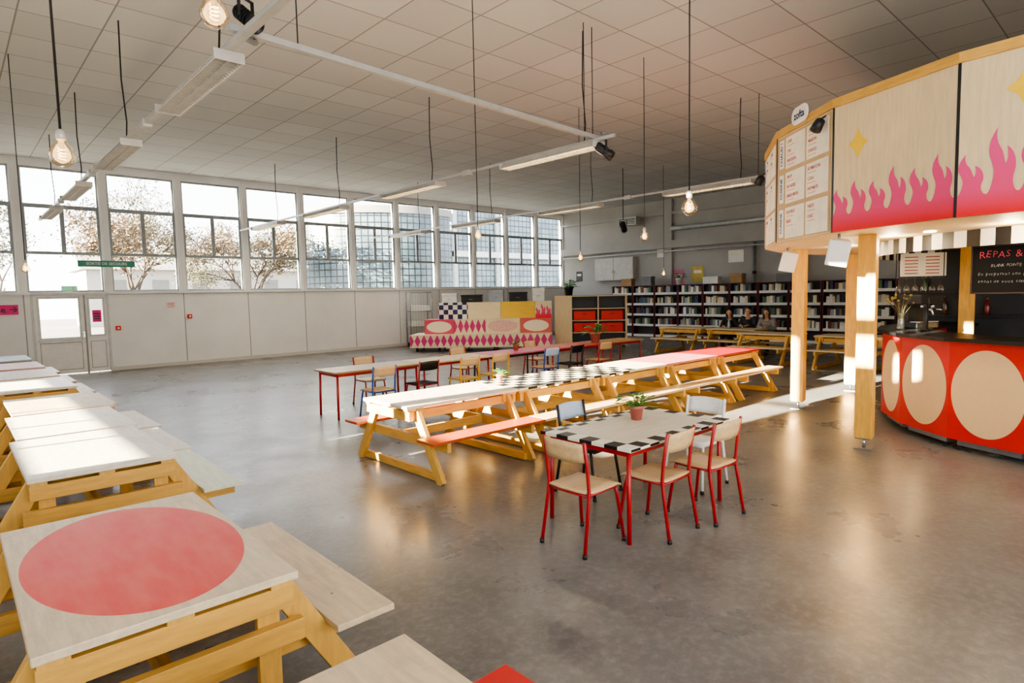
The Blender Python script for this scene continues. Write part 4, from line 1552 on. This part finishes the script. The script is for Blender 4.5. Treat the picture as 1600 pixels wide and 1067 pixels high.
# ------------------------------------------------------------------ stepped seating on casters
sb = thing('stepped_seating', 'stepped seating blocks painted with patterns on casters by the windows', 'seating', (12.75, 15.35, 0), R_(-47))
CR = 'e6d6b0'
bm_ = {
    'diam': wood('pink_diamond_board', CR, (1, 9, 9), .9, .5, P_diamond(.22, .44, 'c93478')),
    'diam2': wood('pink_diamond_block', CR, (1, 9, 9), .9, .5, P_diamond(.2, .5, 'c93478')),
    'oval': wood('oval_block', 'd8506a', (1, 9, 9), .9, .5, P_ellipse(.42, .19, 'ece2c8', (0, 2), (0, .24))),
    'cream': wood('cream_block', CR, (1, 9, 9), .9, .5),
    'creamdot': wood('cream_block_pink_oval', CR, (1, 9, 9), .9, .5, P_ellipse(.5, .2, 'd8a0a0', (0, 2), (0, .24), .6)),
    'check': wood('checker_block', 'e9e4d8', (1, 9, 9), .9, .5, P_checker(.16, '1c2450', (0, 2))),
    'yellow': wood('yellow_block', 'e8c043', (1, 9, 9), .9, .5),
    'oval2': wood('oval_cream_block', 'd0605a', (1, 9, 9), .9, .5, P_ellipse(.42, .19, 'ece2c8', (0, 2), (0, .24))),
    'flame': wood('pink_flame_block', CR, (1, 9, 9), .9, .5)}


def block(x0, x1, y0, z0, z1, m, flame=False):
    xc = (x0 + x1) / 2
    w_ = (x1 - x0) / 2 - .006
    ms = [bm_[m], M['flame']]
    o_ = part('block', sb, ms, lambda mb: (mb.box(-w_, w_, 0, 1.3 - y0, 0, z1 - z0), flame and mb.flat(flame_poly(w_ * 2 - .02, [.36, .5, .42], .12), -.003, 1)), None, 0)
    o_.location = (xc, y0, z0)
    return o_


U = lambda px: (px - 747) * .0212
block(U(638), U(860), 0, .14, .56, 'diam')
for a, b, m in ((658, 705, 'oval'), (705, 755, 'diam2'), (755, 810, 'creamdot'), (810, 860, 'oval2')):
    block(U(a), U(b), .4, .56, 1.04, m)
for a, b, m in ((677, 725, 'check'), (725, 778, 'cream'), (778, 833, 'yellow'), (833, 860, 'flame')):
    block(U(a), U(b), .8, 1.04, 1.6, m, m == 'flame')
for x in (-2.1, -1.35, -.5, .5, 1.3, 2.1):
    for y in (.14, 1.14):
        cc_ = part('caster', sb, M['black_soft'], lambda mb: mb.box(x - .04, x + .04, y - .06, y + .06, .1, .14))
        part('wheel', cc_, M['black_soft'], lambda mb: mb.lathe([(.06, -.025), (.07, -.015), (.07, .015), (.06, .025)], 16, 0, Matrix.Translation((x, y, .07)) @ Matrix.Rotation(PI / 2, 4, 'Y')))

# mesh trolley
t = thing('cage_trolley', 'grey wire cage trolley left behind the stepped seating', 'trolley', (12.75, 18.75, 0), R_(-20))
part('frame', t, M['grey_metal'], lambda mb: ([mb.tube([(x, y, .14), (x, y, 2.0)], .02, 8) for x in (-.4, .4) for y in (-.3, .3)],
     [mb.tube([(-.4, y, z), (.4, y, z)], .014, 6) for y in (-.3, .3) for z in (.2, .75, 1.3, 1.98)], [mb.tube([(x, -.3, z), (x, .3, z)], .014, 6) for x in (-.4, .4) for z in (.2, .75, 1.3, 1.98)],
     [mb.tube([(-.4 + k * .1, -.3, .2), (-.4 + k * .1, -.3, 1.98)], .004, 5) for k in range(1, 8)]))
for z in (.2, .75, 1.3):
    part('tray', t, M['shelfwhite'], lambda mb: (mb.box(-.39, .39, -.29, .29, z, z + .02), mb.box(-.34, .34, -.25, .25, z + .02, z + .2)))
for x in (-.36, .36):
    for y in (-.27, .27):
        part('caster', t, M['black_soft'], lambda mb: mb.lathe([(.06, -.02), (.065, 0), (.06, .02)], 14, 0, Matrix.Translation((x, y, .065)) @ Matrix.Rotation(PI / 2, 4, 'Y')))


def sblocal(x, y, z):
    a_ = R_(-47)
    return (12.75 + x * math.cos(a_) - y * math.sin(a_), 15.35 + x * math.sin(a_) + y * math.cos(a_), z)


for x, w_, h_, m, lb in ((-1.1, .5, .32, 'shelfwhite', 'white box on the checkered block of the stepped seating'), (-.35, .7, .26, 'black_soft', 'black flight case on the cream block of the stepped seating'),
                         (.5, .5, .4, 'grey_metal', 'grey metal case on the stepped seating, middle of the top'), (1.25, .6, .32, 'black_soft', 'black flight case on the yellow block of the stepped seating'),
                         (1.95, .4, .44, 'shelfwhite', 'white box on the flame block of the stepped seating')):
    t = thing('storage_case', lb, 'case', sblocal(x, 1.08, 1.6), R_(-47))
    bd = part('body', t, M[m], lambda mb: mb.box(-w_ / 2, w_ / 2, -.18, .18, 0, h_ * .75), None, .008)
    part('lid', t, M[m], lambda mb: mb.box(-w_ / 2 - .01, w_ / 2 + .01, -.19, .19, h_ * .75, h_), None, .008)
    part('handle', bd, M['chrome'], lambda mb: mb.tube([(-.06, -.18, h_ * .4), (-.06, -.22, h_ * .4), (.06, -.22, h_ * .4), (.06, -.18, h_ * .4)], .008, 6))

# cubby shelf
CX, CY = 15.76, 13.12
cs = thing('cubby_shelf', 'black open cubby shelf with pale sides and red boxes', 'shelf', (CX, CY, 0), R_(-50))
part('side_panel', cs, M['ply_plain'], lambda mb: mb.box(-1.2, -.62, 0, .5, .1, 1.76))
part('side_panel', cs, M['ply_plain'], lambda mb: mb.box(1.14, 1.2, 0, .5, .1, 1.76))
part('back_panel', cs, M['black'], lambda mb: mb.box(-.62, 1.14, .46, .5, .1, 1.76))
for z in (.1, .5, .9, 1.3, 1.72):
    sh_ = part('shelf', cs, M['black'], lambda mb: mb.box(-.62, 1.14, 0, .46, z, z + .04))
    part('edge_strip', sh_, M['ply_plain'], lambda mb: mb.box(-.62, 1.14, -.006, 0, z, z + .03))
part('divider', cs, M['ply_plain'], lambda mb: mb.box(.23, .27, -.004, .46, .14, 1.72))
for x in (-1.15, -.1, 1.05):
    part('foot', cs, M['black'], lambda mb: mb.box(x, x + .08, .05, .45, 0, .1))
for i, (x, z, lb) in enumerate(((-.2, .54, 'red box in second lowest left cubby of black shelf'), (.7, .54, 'red box in second lowest right cubby of black shelf'), (-.2, .94, 'red box in second highest left cubby of black shelf'), (.7, .94, 'red box in second highest right cubby of black shelf'))):
    a_ = R_(-50)
    t = thing('red_box', lb, 'box', (CX + x * math.cos(a_) - .19 * math.sin(a_), CY + x * math.sin(a_) + .19 * math.cos(a_), z), a_)
    part('body', t, M['red_bar'], lambda mb: mb.box(-.36, .36, -.18, .18, 0, .3), 'rbx', .01)
    part('handle', t, M['black'], lambda mb: mb.box(-.07, .07, -.19, -.18, .18, .21), 'rbh')
plant('leafy plant in dark pot on top of the cubby shelf', (15.45, 13.8, 1.76), 2.4, 15, M['black'], 40)

# ------------------------------------------------------------------ people
skin = plain('skin', 'c9977a', .55, 0, .06)


def remesh(o_, v):
    md = o_.modifiers.new('remesh', 'REMESH')
    md.mode = 'VOXEL'
    md.voxel_size = v
    md.use_smooth_shade = True
    m2 = o_.modifiers.new('smooth', 'SMOOTH')
    m2.factor = .5
    m2.iterations = 3


def person(label, loc, rz, top, legs, hairm, long_hair, lean, turn, s=1.0, hand=.8):
    t = thing('person', label, 'person', loc, rz)
    t.scale = (s, s, s)
    nk = Vector((0, .06 + lean * .5, 1.02))
    ch = Vector((0, .03 + lean * .3, .84))
    hd = Vector((math.sin(turn) * .02, .1 + lean, 1.19 - lean * .25))
    hips = [Vector((k * .09, 0, .55)) for k in (-1, 1)]
    knee = [Vector((k * .11, .43, .53)) for k in (-1, 1)]
    ank = [Vector((k * .11, .4, .09)) for k in (-1, 1)]
    sh = [Vector((k * .165, .03 + lean * .4, .97)) for k in (-1, 1)]
    el = [Vector((k * .235, .14 + lean * .4, .735)) for k in (-1, 1)]
    wr = [Vector((k * .1, .36, hand)) for k in (-1, 1)]
    Rt = Matrix.Translation(hd) @ Matrix.Rotation(-turn, 4, 'Z') @ Matrix.Rotation(-.2 - lean, 4, 'X')

    def body(mb):
        mb.cap((0, 0, .56), ch, .135, .14)
        mb.cap(ch, nk - Vector((0, 0, .06)), .14, .08)
        mb.cap(nk - Vector((0, 0, .06)), hd - Vector((0, .02, .06)), .052, .05)
        for i in range(2):
            mb.cap(sh[i], ch, .06, .11)
            mb.cap(hips[i], knee[i], .085, .058)
            mb.cap(knee[i], ank[i], .056, .036)
            mb.cap(ank[i], ank[i] + Vector((0, .13, -.055)), .04, .03)
            mb.cap(sh[i], el[i], .05, .042)
            mb.cap(el[i], wr[i], .04, .027)
            d = Vector((-(1 if i else -1) * .25, .9, -.1)).normalized()
            pm = wr[i] + d * .05
            mb.ell(pm, (.036, .05, .018), 10, 7)
            sd = Vector((1, 0, 0))
            for f in range(4):
                b0 = pm + d * .03 + sd * (f - 1.5) * .02
                L = [.058, .068, .062, .048][f]
                m0 = b0 + d * L * .6
                mb.cap(b0, m0, .0088, .0082, 8)
                mb.cap(m0, m0 + d * L * .4 + Vector((0, 0, -.016)), .0082, .007, 8)
            tb = pm - d * .02 + sd * (-.032 if i else .032)
            te = tb + d * .03 + sd * (-.03 if i else .03)
            mb.cap(tb, te, .011, .009, 8)
            mb.cap(te, te + d * .025, .009, .0075, 8)
        mb.ell((0, 0, .02), (.075, .093, .1), 18, 12, 0, Rt)
        mb.ell((0, .022, -.055), (.052, .062, .06), 14, 9, 0, Rt)
        mb.ell((0, .1, -.012), (.013, .02, .024), 10, 7, 0, Rt)
        for k in (-1, 1):
            mb.ell((k * .077, -.005, 0), (.012, .02, .032), 10, 7, 0, Rt)
    b = part('body', t, skin, body)
    remesh(b, .0075)
    for k in (-1, 1):
        part('eye', t, M['black'], lambda mb: mb.ell((k * .031, .086, .015), (.012, .008, .007), 10, 6, 0, Rt))
    part('mouth', t, plain('lips', '9a5148', .5), lambda mb: mb.ell((0, .083, -.055), (.022, .008, .006), 10, 6, 0, Rt))

    def hair(mb):
        mb.ell((0, -.018, .045), (.084, .096, .092), 16, 10, 0, Rt)
        if long_hair:
            mb.cap(hd + Vector((0, -.06, .02)), hd + Vector((0, -.09, -.2)), .075, .06)
            for k in (-1, 1):
                mb.cap(hd + Vector((k * .075, -.01, .02)), hd + Vector((k * .085, 0, -.17)), .03, .028)
        else:
            mb.ell((0, -.05, -.01), (.078, .06, .07), 14, 9, 0, Rt)
    remesh(part('hair', t, hairm, hair), .012)

    def jac(mb):
        mb.cap((0, 0, .57), ch, .152, .158)
        mb.cap(ch, nk - Vector((0, 0, .05)), .158, .075)
        for i in range(2):
            mb.cap(sh[i], ch, .075, .12)
            mb.cap(sh[i], el[i], .066, .056)
            mb.cap(el[i], el[i].lerp(wr[i], .9), .054, .04)
    remesh(part('sweater', t, top, jac), .012)

    def tro(mb):
        for i in range(2):
            mb.cap(hips[i], knee[i], .1, .07)
            mb.cap(knee[i], ank[i], .068, .052)
        mb.cap(hips[0], hips[1], .105, .105)
    remesh(part('trousers', t, legs, tro), .012)
    for i in range(2):
        part('shoe', t, M['black_soft'], lambda mb: (mb.ell(ank[i] + Vector((0, .07, -.04)), (.048, .13, .05), 14, 8), mb.cbox(ank[i] + Vector((0, .065, -.078)), (.085, .24, .02))))
    return t


dkn = plain('dark_knit', '1f2024', .85)
den = plain('dark_denim', '24293a', .8)
gry = plain('grey_knit', '8d8a86', .85)
hbk = plain('black_hair', '17120f', .5)
hbr = plain('brown_hair', '4a2f1c', .5)
person('person in black with black hair bending over the table, leftmost', (17.12, 8.86, 0), PI / 2 + .15, dkn, den, hbk, True, .06, -.25)
person('person in dark top with dark hair between two others', (17.12, 8.3, 0), PI / 2 + .1, plain('charcoal_top', '2a2a30', .85), den, hbk, False, .02, -.25, 1.03)
person('person in grey sweater with brown hair, rightmost of three', (17.12, 7.74, 0), PI / 2 + .1, gry, den, hbr, True, .05, -.1)
t = thing('water_bottle', 'clear water bottle standing before the seated people', 'bottle', (16.3, 8.5, .75))
part('glass', t, plain('pale_green_bottle', '9fc4c0', .2), lambda mb: mb.lathe([(.035, 0), (.036, .16), (.015, .22), (.014, .27)], 14))
part('cap', t, M['black'], lambda mb: mb.lathe([(.016, .26), (.016, .285)], 12))
